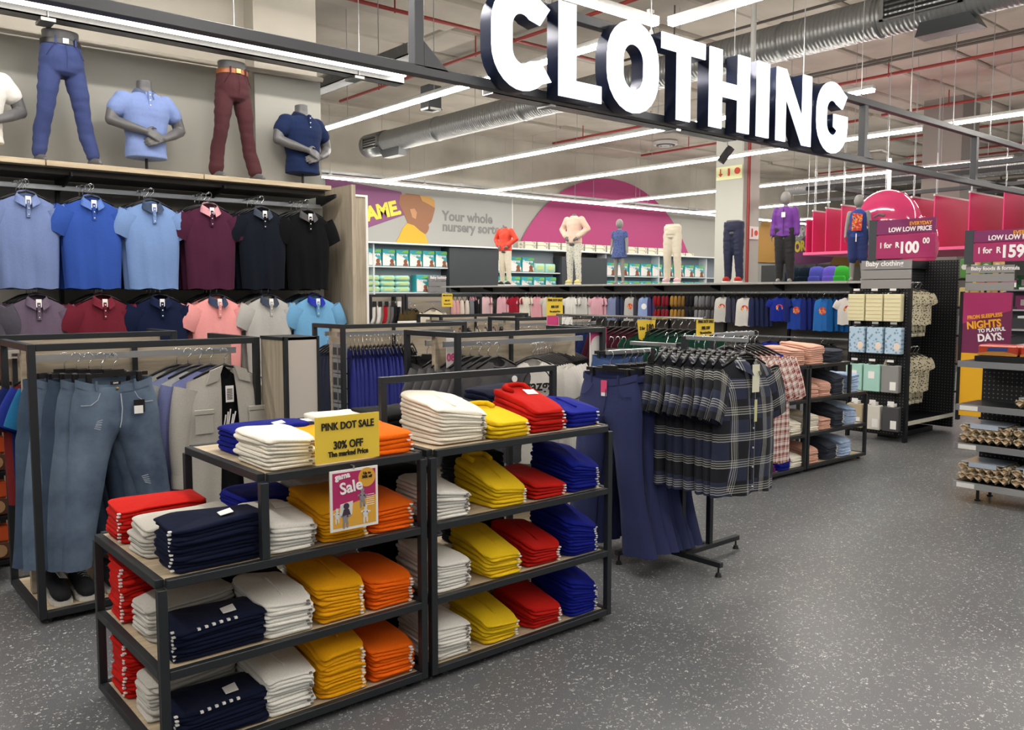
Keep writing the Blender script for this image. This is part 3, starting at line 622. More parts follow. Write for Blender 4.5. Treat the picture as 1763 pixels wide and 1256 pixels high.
stack(1.725, FY, .97, 4, .2, .28, C_ORG, 'on stepped top right of card', t=.019, lean=.35)
stack(1.585, 3.31, .97, 3, .24, .24, C_NAVY, 'on stepped top, rear', t=.022, stk=False, det=['tag'])
# ---- near right table
u = 'near right table'
k_ = {'lean': .85, 'side': .25, 'bulge': .2}
row(.665, [(2.005, 8, C_WHITE, dict(k_, lean=.3)), (2.325, 6, C_YEL, dict(k_, lean=1.2, det=['collar', 'placket'])), (2.575, 4, C_RED, k_), (2.80, 9, C_ROYAL, dict(k_, lean=.6))], FY, 'upper', u)
row(.355, [(2.005, 9, C_WHITE, dict(k_, lean=.3)), (2.295, 7, C_YEL, dict(k_, det=['placket'])), (2.54, 6, C_RED, dict(k_, det=['placket'])), (2.79, 11, C_ROYAL, dict(k_, lean=.45))], FY, 'middle', u)
row(.06, [(2.005, 10, C_WHITE, dict(k_, lean=.25)), (2.28, 6, C_YEL, dict(k_, det=['placket'])), (2.55, 6, C_RED, k_), (2.79, 11, C_ROYAL, dict(k_, lean=.45))], FY, 'lowest', u)
for z, sh in ((.665, 'upper'), (.355, 'middle'), (.06, 'lowest')):
    stack(2.02, 3.25, z, 10, .24, .28, C_BLK, 'back of %s shelf, near right' % sh, stk=False, solo=False)
    stack(2.50, 3.25, z, 13, .22, .28, C_GREY if z < .3 else C_BLK, 'rear middle of %s shelf, near right' % sh, stk=False, lean=0, bulge=.3, solo=False)
stack(2.06, FY+.03, .97, 10, .27, .33, C_CREAM, 'largest on near right table top', t=.0135, lean=.45, side=.2, det=['placket'], seed=5)
stack(2.325, FY, .97, 4, .23, .3, C_YEL, 'on near right table top', t=.0165, lean=.7, det=['collar'])
stack(2.575, FY+.02, .97, 6, .22, .31, C_RED, 'on near right table top', t=.016, lean=.9, det=['tag', 'collar'])
stack(2.81, FY+.03, .97, 4, .22, .3, C_ROYAL, 'on near right table top', t=.018, lean=.7, det=['placket'])
stack(2.33, 3.27, .97, 5, .3, .26, C_NAVY, 'on near right top behind red', t=.021, stk=False, det=['tag', 'collar'])
stack(2.64, 3.28, .97, 6, .28, .24, C_NAVY, 'on near right top, rear corner', t=.022, stk=False, lean=.2)
stack(1.99, 3.28, .97, 3, .3, .26, C_BLK, 'rear left of near right top', t=.03, stk=False, solo=False)
stack(1.76, 3.28, .97, 3, .26, .27, C_CREAM, 'on stepped top by header post', t=.027, stk=False, lean=.2)
# ---- far tables
F2 = T2Y+.035
def frow(z, sh, items):
    for x0, n, c, lean in items: stack(x0, F2, z, n, .2, .3, c, 'on %s shelf, far table' % sh if x0 < 6.97 else 'on %s shelf, stepped table%s' % (sh, ' centre' if 7.2 < x0 < 7.3 else ' left' if x0 < 7.1 else ''), stk=c in (C_CHAR, C_ROYAL, C_RED), lod=1, lean=lean, bulge=.3, item='trousers' if c in (C_CHAR, C_LBLUE, C_PINK, C_TAN, C_CREAM) else 'shirt', solo=c in (C_CHAR, C_LBLUE, C_PINK, C_CREAM))
frow(.06, 'lowest', [(6.12, 7, C_RED, .2), (6.34, 4, C_PURP, .2), (6.56, 8, C_ROYAL, .5), (6.79-.04, 7, C_CREAM, .5), (7.03, 9, C_PINK, .5), (7.36, 10, C_CHAR, .5), (7.62, 11, C_LBLUE, .3)])
stack(5.90, F2, .06, 7, .3, .33, C_GREEN, 'on lowest shelf corner, far table', -1, lod=1, lean=.2)
frow(.355, 'middle', [(5.95, 8, C_PINK, .2), (6.18, 8, C_TAN, .2), (6.50, 9, C_ROYAL, .4), (6.73, 8, C_CREAM, .5), (7.02, 11, C_CREAM, .2), (7.24, 7, C_PINK, .3), (7.46, 12, C_CHAR, .3), (7.70, 12, C_LBLUE, .3)])
frow(.665, 'upper', [(6.0, 8, C_ROYAL, .2), (6.28, 9, C_TAN, .3), (6.52, 10, C_ROYAL, .3), (6.74, 9, C_PINK, .3), (7.01, 8, C_PINK, .3), (7.22, 9, C_PINK, .3), (7.44, 12, C_CHAR, .5)])
stack(7.74, F2, .665, 12, .2, .3, C_LBLUE, 'beyond the step, far stepped table', stk=False, lod=1)
for x0, n, c, tt in ((6.35, 7, C_ROYAL, .016), (6.70, 8, C_PINK, .018), (7.02, 9, C_PINK, .0185), (7.38, 8, C_CHAR, .014)):
    stack(x0, F2, .97, n, .26 if c != C_CHAR else .24, .34, c, 'on top, far table' if x0 < 6.9 else 'on top, far stepped table', lod=1, stk=False, t=tt, lean=.2, item='shirt' if c == C_ROYAL else 'trousers')
for z in (.06, .355, .665):
    stack(7.1, T2Y+.42, z, 11, .24, .28, C_BLK, 'rear of %s shelf, far stepped table' % {.06: 'lowest', .355: 'middle', .665: 'upper'}[z], stk=False, lod=1, solo=False)

me = bpy.data.meshes.new('folded_clothes'); VV = []; FF = []; MI = []
for q, (c, (vb, fb_)) in enumerate(PILE.items()):
    b = len(VV); VV += vb; FF += [tuple(i+b for i in f) for f in fb_]; MI += [q]*len(fb_); me.materials.append(cloth(c) if c != C_LBLUE else mat('denim_light', '#9db4d6'))
me.from_pydata(VV, [], FF); me.polygons.foreach_set('material_index', MI); me.polygons.foreach_set('use_smooth', [True]*len(FF))
o = add('folded_clothes', me, kind='stuff', label='more folded clothing at the rear of the display tables and on the far tables'); tag(o, cat='clothing')

# ---- cards and poster on the near table
t = empty('sale_card', U(598, 797, 'y', 2.80), label='yellow cardboard sale sign clipped to the near display table', cat='sign')
a = U(543, 800, 'y', 2.80)-t.location; b = U(652, 708, 'y', 2.80)-t.location
box('card', a.x, b.x, -.002, .002, a.z-.0, b.z, YEL, t)
wc = b.x-a.x; cx = (a.x+b.x)/2
text('PINK DOT SALE', wc*.142, (cx, -.004, b.z-.050), BTEXT, t, align='CENTER', sx=.82, off=.02)
text('30% OFF', wc*.152, (cx, -.004, b.z-.122), BTEXT, t, align='CENTER', sx=.82, off=.02)
text('The marked Price', wc*.105, (cx, -.004, b.z-.150), BTEXT, t, align='CENTER', sx=.82, off=.02)
t = empty('sale_poster', U(610, 920, 'y', 2.795), label='white framed magenta and yellow sale poster hanging below the yellow card', cat='poster')
a = U(569, 917, 'y', 2.795)-t.location; b = U(649.5, 800, 'y', 2.795)-t.location; W0 = b.x-a.x; H0 = b.z-a.z
box('holder', a.x, b.x, -.002, .003, a.z, b.z, WHITE, t)
def pp(x, z): return (a.x+W0*x, a.z+H0*z)
MB().ext([pp(.05, .36), pp(.95, .52), pp(.95, .96), pp(.05, .96)], 'y', -.0032, -.002).obj('print', MAG, t)
MB().ext([pp(.05, .05), pp(.95, .05), pp(.95, .52), pp(.05, .36)], 'y', -.0032, -.002).obj('print', mat('poster_yellow', '#e2a93a', .5), t)
c = pp(.76, .83); MB().tube([(c[0], -.0045, c[1]), (c[0], -.0032, c[1])], W0*.18, 24, True).obj('roundel', mat('poster_yellow', '#e2a93a'), t)
text('Sale', W0*.30, (a.x+W0*.2, -.005, a.z+H0*.60), WTEXT, t, tilt=.12, off=.02, name='lettering'); text('gama', W0*.15, (a.x+W0*.1, -.005, a.z+H0*.85), WTEXT, t, tilt=.1, off=.03)
text('Up to', W0*.07, (c[0], -.006, c[1]+.012), BTEXT, t, align='CENTER', off=.02); text('50% off', W0*.07, (c[0], -.006, c[1]-.002), BTEXT, t, align='CENTER', off=.02)
m = MB()
for k in range(6): q = pp(.74, .53-.035*k); m.box(q[0], q[0]+W0*.17, -.0045, -.0032, q[1], q[1]+.0018)
m.obj('small_print', WTEXT, t)
PG = [mat('poster_grey', '#8d8b90', .6), mat('poster_dark', '#3d3140', .6), mat('poster_light', '#dcdad8', .6)]
for (x, z, s, mm) in ((.66, .50, .13, 0), (.30, .20, .13, 0), (.13, .26, .10, 2), (.72, .22, .12, 2)):   # photographed people, shown tiny
    q = pp(x, z); m = MB(); yy = (-.0046, -.0032)
    def E(dx, dz, r, r2=None): 
        r2 = r2 or r; m.ext([(q[0]+dx*W0+r*W0*math.cos(k/10*2*PI), q[1]+dz*W0+r2*W0*math.sin(k/10*2*PI)) for k in range(10)], 'y', *yy)
    E(0, s*1.1, s*.32); E(0, .1*s, s*.45, s*.75); E(-.25*s, -.95*s, s*.17, s*.6); E(.3*s, -.9*s, s*.17, s*.55); E(.55*s, .25*s, s*.4, s*.15); E(-.5*s, .35*s, s*.3, s*.14)
    m.obj('printed_figure', PG[mm], t)
q = pp(.32, .42); MB().ext([(q[0]-W0*.14, q[1]-H0*.2), (q[0]+W0*.12, q[1]-H0*.17), (q[0]+W0*.14, q[1]+H0*.05), (q[0]-W0*.12, q[1]+H0*.02)], 'y', -.0042, -.0032).obj('print', PG[2], t)
q = pp(.32, .40); MB().tube([(q[0], -.006, q[1]), (q[0], -.0042, q[1])], W0*.06, 12).ext([(q[0]-W0*.09, q[1]-H0*.15), (q[0]+W0*.09, q[1]-H0*.15), (q[0]+W0*.05, q[1]-H0*.05), (q[0]-W0*.05, q[1]-H0*.05)], 'y', -.0055, -.0042).obj('printed_figure', PG[1], t)
box('hook', -.004, .004, -.004, .02, b.z, b.z+.012, CHROME, t)
# ================================================================== HANGING GARMENTS
_G = {}
def shell(nu, nv, hw, zt, zb, D, neck, folds, seed, cut=1.0):
    """front and back sheet of a top on a hanger; faces -Y, hook at the origin"""
    V = []; F = []
    for side in (-1, 1):
        b = len(V)
        for j in range(nv+1):
            v = j/nv
            for i in range(nu+1):
                u = -1+2*i/nu; au = abs(u)
                x = u*hw(v); z = zb+(zt(au)-zb)*v
                if side < 0 and au < neck[0]: z -= neck[1]*(1-(au/neck[0])**2)*max(0, (v-.75)/.25)
                if side > 0 and au < neck[0]: z += .012*(1-(au/neck[0])**2)*max(0, (v-.75)/.25)
                pr = (1-au**3.2)**.6
                dd = D*(.85+.25*math.sin(PI*v))*pr*(1-.95*v**7 if au > neck[0] else 1-.45*v**7)+.004
                y = side*dd + (folds*math.sin(u*9+seed*2+v*1.5)*(1-v)**.8+folds*.6*math.sin(u*17+seed+3*v)*(1-v))*(1-au**6)
                y += .007*noise.noise(Vector((x*7+seed, z*5, side)))
                if j == 0: z += .006*math.sin(u*7+seed)
                V.append((x, y, z))
        for j in range(nv):
            for i in range(nu):
                a = b+j*(nu+1)+i; f = (a, a+1, a+nu+2, a+nu+1); F.append(f if side < 0 else f[::-1])
    n1 = (nu+1)*(nv+1)
    for j in range(nv):
        a = j*(nu+1); F.append((a+nu, n1+a+nu, n1+a+nu+nu+1, a+nu+nu+1)); F.append((a+nu+1, n1+a+nu+1, n1+a, a))
    return V, F
def sleeve(sx, x0, z0, ang, L, a0, a1, b0, seed, bend=0, n=14, rows=7):
    V = []; rings = []
    for j in range(rows+1):
        q = j/rows; A = math.radians(ang+bend*q)
        d = Vector((math.cos(A)*sx, 0, -math.sin(A))); p = Vector((-d.z*sx, 0, d.x*sx)) if 0 else Vector((math.sin(A)*sx, 0, math.cos(A)))
        c = Vector((x0*sx, 0, z0))+d*L*q; a = a0+(a1-a0)*q
        rg = []
        for k in range(n):
            t = 2*PI*k/n
            w = .004*math.sin(3*t+seed+q*4)
            rg.append(c+p*(a*math.cos(t))+Vector((0, (b0*(1-.2*q)+w)*math.sin(t)+.010*math.sin(q*PI)*-1, 0)))
        rings.append(rg)
    return rings
def hanger_mesh(kind):
    k = ('hanger', kind)
    if k in _G: return _G[k]
    m = MB(); pts = [(-.02, 0, -.02)]+[(.022*math.cos(math.radians(a)), 0, -.022+.022*math.sin(math.radians(a))) for a in range(170, -80, -25)]+[(.0, 0, -.055), (0, 0, -.095)]
    m.tube(pts, .0022, 6); _G[('hook',)] = m.mesh('hanger_hook', CHROME, True)
    m = MB()
    if kind == 'top':
        for s in (-1, 1): m.tube([(0, 0, -.092), (s*.05, 0, -.103), (s*.11, 0, -.128), (s*.17, 0, -.158)], .010, 6, True, .006)
    elif kind == 'kid':
        for s in (-1, 1): m.tube([(0, 0, -.085), (s*.05, 0, -.095), (s*.11, 0, -.118)], .007, 5)
    else:
        m.box(-.17, .17, -.006, .006, -.118, -.098); m.box(-.05, .05, -.008, .008, -.105, -.082)
        for s in (-1, 1): m.box(s*.125-.012, s*.125+.012, -.02, .014, -.15, -.095, .004)
    _G[k] = m.mesh('hanger', BLACK, True if kind != 'clip' else False); return _G[k]
def top_meshes(style, var):
    k = (style, var)
    if k in _G: return _G[k]
    P = {}; s = var*1.7
    st = {'polo': dict(w=.235, wh=.205, L=.70, ang=62, sl=.20, a=(.088, .078), D=.05), 'tee': dict(w=.235, wh=.225, L=.70, ang=60, sl=.20, a=(.09, .082), D=.045),
          'shirt': dict(w=.235, wh=.25, L=.76, ang=66, sl=.26, a=(.095, .088), D=.055), 'long': dict(w=.24, wh=.25, L=.80, ang=76, sl=.58, a=(.08, .055), D=.06),
          'kid': dict(w=.155, wh=.15, L=.42, ang=58, sl=.12, a=(.06, .055), D=.03), 'tank': dict(w=.135, wh=.15, L=.46, ang=60, sl=0, a=(.06, .055), D=.03),
          'dress': dict(w=.19, wh=.21, L=.98, ang=70, sl=.0, a=(.06, .05), D=.05)}[style]
    kid = style in ('kid', 'tank'); zn = -.085 if kid else -.10
    w_, wh = st['w'], st['wh']
    hw = lambda v: wh+(w_-wh)*min(1, v*1.15) if v < .82 else (w_-(w_-w_*.86)*((v-.82)/.18)**1.5)
    zt = lambda au: zn-(.045 if kid else .085)*au**1.25
    V, F = shell(22, 14, hw, zt, zn-st['L'], st['D'], (.30, .06 if not kid else .035), .006 if not kid else .004, s)
    P['body'] = mesh('body', V, F, None, True)
    if st['sl']:
        for sx in (-1, 1):
            r = sleeve(sx, w_*.80, zn-(.085 if not kid else .055)-.02, st['ang']+(2*math.sin(s*3+sx)), st['sl'], st['a'][0], st['a'][1], .036 if not kid else .022, s+sx, 10 if style == 'long' else 4)
            m = MB().loft(r, False); P['sleeve%d' % sx] = m.mesh('sleeve', None, True)
    if style in ('polo', 'shirt', 'long'):
        V = []; F = []; n = 16; ra, rb = w_*.30, .045
        for i in range(n+1):
            t = math.radians(-90+16)+(2*PI-math.radians(32))*i/n; c, q = math.cos(t), math.sin(t); f = abs(i/n-.5)*2
            up = .022*(1-f)+.0; zb_ = zn-.012-.045*f*f
            V += [(c*ra*.9, q*rb*.9-.004, zb_+.0+up), (c*ra*.93, q*rb*.97-.006, zb_+up+.014), (c*ra*1.12, q*rb*1.18-.012, zb_+up-.01), (c*ra*1.30, q*rb*1.3-.016-.018*f, zb_-.036-.018*f**3)]
        for i in range(n):
            for j in range(3): a = i*4+j; F.append((a, a+1, a+5, a+4))
        P['collar'] = mesh('collar', V, F, None, True)
        y = -st['D']-.012; zc = zn-.055
        L = .13 if style == 'polo' else st['L']-.08
        m = MB(); m.box(-.014, .014, y-.003, y+.012, zc-L, zc+.0, .002); P['placket'] = m.mesh('placket')
        m = MB(); nb = 3 if style == 'polo' else 7
        P['button'] = MB().tube([(0, y-.006, 0), (0, y-.003, 0)], .0055, 8).mesh('button', None, True); P['_bz'] = [zc-.02-i*(L-.04)/(nb-1) for i in range(nb)]
    if style == 'tee' or kid:
        ra = w_*.30; pts = []
        for i in range(17):
            t = -PI/2+2*PI*i/16; f = (1-math.sin(t))/2; pts.append((math.cos(t)*ra, math.sin(t)*(.03 if kid else .04), zn-(.035 if kid else .058)*f-.004))
        P['collar'] = MB().tube(pts, .006 if not kid else .004, 6, False).mesh('collar', None, True)
    P['tag'] = MB().box(-.02, .02, -.064 if not kid else -.04, -.062 if not kid else -.038, zn-.09, zn-.03).mesh('price_tag')
    if style == 'shirt':                             # cloth-following coordinates so the check runs along body and sleeves
        for q in ('body', 'sleeve-1', 'sleeve1'):
            me = P[q]; uv = me.uv_layers.new(name='UVMap'); n1 = len(me.vertices)//2
            for lp in me.loops:
                v = me.vertices[lp.vertex_index].co; i = lp.vertex_index
                if q == 'body': uv.data[lp.index].uv = (v.x+1+(v.y*1.2 if i < n1 else -v.y*1.2), v.z+2)
                else: uv.data[lp.index].uv = (abs((i % 14)-7)*.026+.02, (i//14)*st['sl']/7)
        for q in ('collar', 'placket'):
            me = P[q]; uv = me.uv_layers.new(name='UVMap')
            for lp in me.loops: v = me.vertices[lp.vertex_index].co; uv.data[lp.index].uv = (v.x+1, v.z+2)
    _G[k] = P; return P
def hang(style, loc, rz, colr, label, group, cat='clothing', parts=True, scale=1, var=None, collar=None, tagged=True, name=None, btn=None, cmat=None, tilt=0, hook=True, sc=None, smat=None):
    """one garment on its hanger; colr may be a material"""
    var = random.randrange(3) if var is None else var
    P = top_meshes(style, var); m = colr if not isinstance(colr, str) else cloth(colr); cm = (cloth(collar) if collar else m)
    nm = name or {'polo': 'polo_shirt', 'tee': 'tee_shirt', 'shirt': 'checked_shirt', 'long': 'long_sleeved_shirt', 'kid': 'child_tee', 'tank': 'child_vest', 'dress': 'hanging_dress'}[style]
    t = empty(nm, loc, rz, label, cat, group); t.scale = sc or (scale,)*3; t.rotation_euler = (0, tilt, rz)
    hm = hanger_mesh('kid' if style in ('kid', 'tank') else 'top')
    if not parts:                                    # small in the photo: one sheet mesh and the hanger
        kk = ('joined', style, var)
        if kk not in _G:
            a = MB(); uvs = []
            for q in ('body', 'sleeve-1', 'sleeve1'):
                if q in P:
                    a.raw([v.co for v in P[q].vertices], [tuple(f.vertices) for f in P[q].polygons])
                    if P[q].uv_layers: uvs += [tuple(d.uv) for d in P[q].uv_layers[0].data]
            me = mesh('garment_body', a.V, a.F, None, True); _G[kk] = me
            if uvs:
                uv = me.uv_layers.new(name='UVMap')
                for i, d in enumerate(uvs): uv.data[i].uv = d
        add('garment_body', _G[kk], t, m)
        add('hanger', hm, t); add('hanger_hook', _G[('hook',)], t); return t
    add('body', P['body'], t, m)
    for q in ('sleeve-1', 'sleeve1'):
        if q in P: add('sleeve', P[q], t, smat[0 if q == 'sleeve-1' else 1] if smat else m)
    if 'collar' in P: add('collar', P['collar'], t, cm)
    if 'placket' in P:
        add('placket', P['placket'], t, m)
        for z in P['_bz']: add('button', P['button'], t, btn or WHITE, loc=(0, 0, z))
    if tagged: add('price_tag', P['tag'], t, PAPER)
    add('hanger', hm, t); add('hanger_hook', _G[('hook',)], t)
    return t
def trouser_meshes(var, flare=0, L=1.0, w=.19):
    k = ('tr', var, flare, L)
    if k in _G: return _G[k]
    zn = -.125; cr = zn-.27; zb = zn-L; P = {}; s = var*2.3
    a = MB(); nu, nv = 12, 22
    for sx in (-1, 1):
        V = []
        for side in (-1, 1):
            for j in range(nv+1):
                z = zb+(zn-zb)*j/nv; q = max(0, min(1, (cr-z)/(cr-zb)))
                out = w if z > zn-.05 else w+.035*min(1, (zn-z)/.2)
                out = out+(.06*q if not flare else -.02*min(q*2, 1)+.13*q*q)
                inn = 0 if z >= cr else (.14*q**.95 if not flare else .10*q**.8)
                cen = sx*(.012*math.sin(q*3+s) if q > 0 else 0)
                for i in range(nu+1):
                    u = i/nu; x = sx*(inn+(out-inn)*u)+cen
                    e = (1-u**3.5)**.55; e2 = 1 if z >= cr+.03 else ((1-(1-u)**3.5)**.55 if z < cr-.05 else 1+((1-(1-u)**3.5)**.55-1)*(cr+.03-z)/.08)
                    D = .035+.035*min(1, (zn-z)/.25)
                    y = side*(D*e*e2+.003)+.006*math.sin(x*55+s+z*4)*min(1, (zn-z)*3)+.008*noise.noise(Vector((x*6, z*6, s+side)))
                    zz = z
                    if side < 0 and z > zn-.001: zz -= .035*(1-(x/w)**2)
                    V.append((x, y, zz+(.004*math.sin(x*30+s) if j == 0 else 0)))
        F = []; n1 = (nu+1)*(nv+1)
        for side in (0, 1):
            for j in range(nv):
                for i in range(nu): p = side*n1+j*(nu+1)+i; F.append((p, p+1, p+nu+2, p+nu+1))
        for j in range(nv):
            p = j*(nu+1); F.append((p+nu, n1+p+nu, n1+p+2*nu+1, p+2*nu+1))
            if zb+(zn-zb)*j/nv < cr: F.append((p, p+nu+1, n1+p+nu+1, n1+p))
        a.raw(V, F)
    P['body'] = mesh('body', a.V, a.F, None, True)
    # waistband, fly, belt loops, pockets
    m = MB(); pts = []
    V = []; F = []; n = 24
    for i in range(n+1):
        x = -w+2*w*i/n; dz = -.035*(1-(x/w)**2); y = -(.036*max(0, 1-abs(x/w)**3.5)**.55+.006)
        V += [(x, y-.002, zn+dz+.002), (x, y-.006, zn+dz-.036)]
    for i in range(n): F.append((2*i, 2*i+1, 2*i+3, 2*i+2))
    P['waistband'] = mesh('waistband', V, F, None, True)
    P['fly'] = MB().tube([(.014, -.058, zn-.075), (.016, -.068, zn-.15), (.008, -.074, zn-.21), (0, -.074, zn-.245)], .003, 5).mesh('fly')
    P['button'] = MB().tube([(0, -.052, zn-.05), (0, -.045, zn-.05)], .008, 10).mesh('button', None, True)
    P['pocket'] = [MB().tube([(sx*(.085), -.052, zn-.068), (sx*.10, -.062, zn-.10), (sx*.135, -.062, zn-.125), (sx*.178, -.045, zn-.125)], .0022, 5).mesh('pocket_edge') for sx in (-1, 1)]
    P['loop'] = MB().box(-.005, .005, -.052, -.044, zn-.06, zn-.012).mesh('belt_loop')
    _G[k] = P; return P
def trousers(loc, rz, m, label, group, det=True, var=0, flare=0, L=1.0, stitch=None, name='trousers', cat='trousers', wtag=None, sc=None):
    P = trouser_meshes(var, flare, L); t = empty(name, loc, rz, label, cat, group)
    if sc: t.scale = sc
    add('body', P['body'], t, m); add('hanger', hanger_mesh('clip'), t); add('hanger_hook', _G[('hook',)], t)
    add('waistband', P['waistband'], t, m)
    if det:
        add('fly', P['fly'], t, stitch or m); add('button', P['button'], t, mat('brass', '#9a8a5a', .4, .8))
        for p in P['pocket']: add('pocket_edge', p, t, stitch or m)
        for x in (-.1, .09): add('belt_loop', P['loop'], t, m, loc=(x, 0, .004))
        if wtag: wtag(t)
    return t
hanger_mesh('clip'); hanger_mesh('top')
random.seed(11)

# ------------------------------------------------------------------ polo wall
RAILM = mat('brushed_rail', '#b9bec2', .3, .85)
t = empty('wall_shelving', (.2, 7.1, 0), label='tall wall bay with oak top shelf and two rows of polo shirts', cat='shelving'); o_ = t.location
def wbx(n, x0, x1, y0, y1, z0, z1, m, bev=.002, **k): return box(n, x0-.2, x1-.2, y0-7.1, y1-7.1, z0, z1, m, t, bev, **k)
wbx('back_panel', .2, 4.02, 7.66, 7.70, .1, 2.50, mat('grey_back_panel', '#a8a49a', .7))
for i in range(4): wbx('shelf_board', -.8+i*1.17, .36+i*1.17, 7.1, 7.66, 2.545, 2.585, WOOD)
wbx('shelf_support', -.8, 3.86, 7.2, 7.62, 2.50, 2.543, mat('dark_bracket', '#3c3833', .5))
for x in (.55, 1.72, 2.9, 3.94):
    wbx('upright', x-.015, x+.015, 7.60, 7.64, .1, 2.53, STEEL)
    MB().ext([(7.58-7.1, 2.52), (7.15-7.1, 2.52), (7.15-7.1, 2.49), (7.58-7.1, 2.40)], 'x', x-.2-.008, x-.2+.008).obj('bracket', STEEL, t)
for z in (2.425, 1.675): wbx('hang_rail', -.6, 3.95, 7.43, 7.455, z-.02, z+.02, RAILM)
wbx('base', .2, 4.02, 7.2, 7.66, 0, .1, STEEL)
bo = box('divider_wall_board', 4.02, 4.06, 7.0, 7.70, 0, 2.60, WOODV, None); tag(bo, 'grey oak end panel closing the polo wall', 'panel')
bo2 = empty('end_column', (4.10, 7.28, 0), label='pale oak column cladding with white edges right of the polo wall', cat='panel')
box('panel', .02, .225, 0, .04, 0, 2.53, WOODV, bo2); box('edge_strip', -.012, .02, -.01, .05, 0, 2.57, WHITE, bo2); box('edge_strip', .225, .25, -.01, .05, 0, 2.55, WHITE, bo2); box('edge_strip', .02, .225, -.01, .05, 2.53, 2.55, WHITE, bo2)
UP = [(1.41, '#7486b4', None, 'dusty blue'), (1.85, '#3455a8', '#5a78bd', 'royal blue'), (2.29, '#7896c8', '#3d4a63', 'sky blue'), (2.75, '#4b2239', '#c9909a', 'burgundy with pink collar'), (3.20, '#121722', '#3c4350', 'midnight navy'), (3.62, '#0c0d10', '#4a4a4c', 'black with grey collar')]
LO = [(1.45, '#65586a', None, 'mauve grey'), (1.90, '#6a2230', None, 'maroon'), (2.33, '#141d3a', None, 'dark navy'), (2.79, '#ea9d9c', '#35405a', 'salmon pink with navy collar'), (3.24, '#b3b2ae', '#3a4252', 'light grey with dark collar'), (3.68, '#6fa6cf', '#23309a', 'light blue with royal collar')]
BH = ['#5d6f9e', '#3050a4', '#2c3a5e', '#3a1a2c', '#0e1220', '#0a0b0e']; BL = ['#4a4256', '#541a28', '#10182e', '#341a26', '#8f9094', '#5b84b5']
for rw, (lst, bk, z) in enumerate(((UP, BH, 2.445), (LO, BL, 1.695))):
    rn = ('upper', 'lower')[rw]
    for i, (x, c, cc, cn) in enumerate(lst):
        MB().tube([(0, 0, 0), (0, -.30, 0)], .006, 6).obj('faceout_arm', RAILM, t).location = (x-.2, 7.43-7.1, z-.008)
        hang('polo', (x+.0, 7.17-.016*i, z), random.uniform(-.05, .05), c, '%s polo shirt at the front of %s row on the wall' % (cn, rn), rn+' row polo shirts', var=i % 3, collar=cc, sc=(.93, 1, 1))
        for q in range(3):
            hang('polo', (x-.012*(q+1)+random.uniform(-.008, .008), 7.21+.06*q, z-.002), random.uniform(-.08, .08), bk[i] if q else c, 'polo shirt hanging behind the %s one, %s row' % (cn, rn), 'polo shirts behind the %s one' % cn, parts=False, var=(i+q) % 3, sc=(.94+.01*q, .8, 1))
x = 1.0
hang('polo', (1.02, 7.15, 1.695), 0, '#4d4a55', 'partly visible grey polo shirt at the left edge, lower row', None, var=1)

# ------------------------------------------------------------------ jeans gondola
JX0, JX1, JY0, JY1, JZ = .87, 2.02, 4.55, 5.24, 1.365
def gondola(x0, x1, y0, y1, z, label, rails=True, panel=True, mid=True):
    t = fixture('clothes_gondola', (x0, y0, 0), label, 'clothes rack'); o = t.location
    bars(t, [q for q in rect_frame(x0, x1, y0, y1, .03, z, .034) if not (q[6] == 'rail' and q[4] > 1 and q[3] > y1-.001 and q[1]-q[0] > .3)]); ym = (y0+y1)/2
    if panel: box('back_panel', .034, x1-x0-.034, ym-y0-.02, ym-y0+.02, .07, z-.034, WOODH, t)
    if mid:
        xm = (x0+x1)/2; bars(t, [(xm-.012, xm+.012, ym-.045, ym-.02, .06, z-.03, 'upright')])
    box('base_board', .034, x1-x0-.034, .034, y1-y0-.034, .045, .062, WOOD, t)
    if rails:
        for s in (-1, 1): box('hang_rail', .04, x1-x0-.04, ym-y0+s*.1-.008, ym-y0+s*.1+.008, z-.10, z-.065, RAILM, t)
    for x in (.06, x1-x0-.06):
        for y in (.05, y1-y0-.05): MB().tube([(x, y, 0), (x, y, .03)], .015, 8).obj('foot', BLACK, t)
    return t
gj = gondola(JX0, JX1, JY0, JY1, JZ, 'near clothes gondola holding the blue jeans and open grey shirts')
gx = empty('end_display_panel', (2.03, 4.26, 0), label='blank pale grey end panel beside the open grey shirts', cat='panel')
box('panel', .015, .185, 0, .02, .05, 1.37, mat('blank_panel', '#c8c2ba', .5), gx); box('side_panel', 0, .012, .0, .30, .03, 1.355, WOODV, gx); box('post', -.005, .014, -.01, .018, 0, 1.375, STEEL, gx); box('post', .186, .2, -.005, .018, 0, 1.375, STEEL, gx)
box('top_rail', -.005, .2, .0, .3, 1.356, 1.372, STEEL, gx)
JY = 4.72
DEN = mat('washed_denim', '#55677e', .85, kind='denim'); DEN2 = mat('dark_denim', '#35475e', .85, kind='denim'); STI = mat('pale_stitching', '#a8b1bb', .8)
def jtag(t):
    box('brand_patch', -.032, .018, -.050, -.044, -.155-.0, -.137, BLACK, t, label='black waistband label'); text('DNY', .012, (-.007, -.052, -.150), WTEXT, t, align='CENTER')
    box('price_tag', .07, .125, -.082, -.079, -.30, -.235, BLACK, t, label='black swing tag'); box('price_tag', .07, .115, -.085, -.0825, -.305, -.265, PAPER, t, label='white price sticker')
    for x, z, s in ((-.13, -.36, 1), (.11, -.66, -1)):
        m = MB()
        for k in range(5): m.tube([(x+.004*k*s, -.088, z+.008*k), (x+.03+.003*k*s, -.090, z+.012*k-.01)], .0018, 4)
        m.obj('rip_threads', STI, t)
jx = U(192, 640, 'y', JY-.08).x
hz = JZ-.06

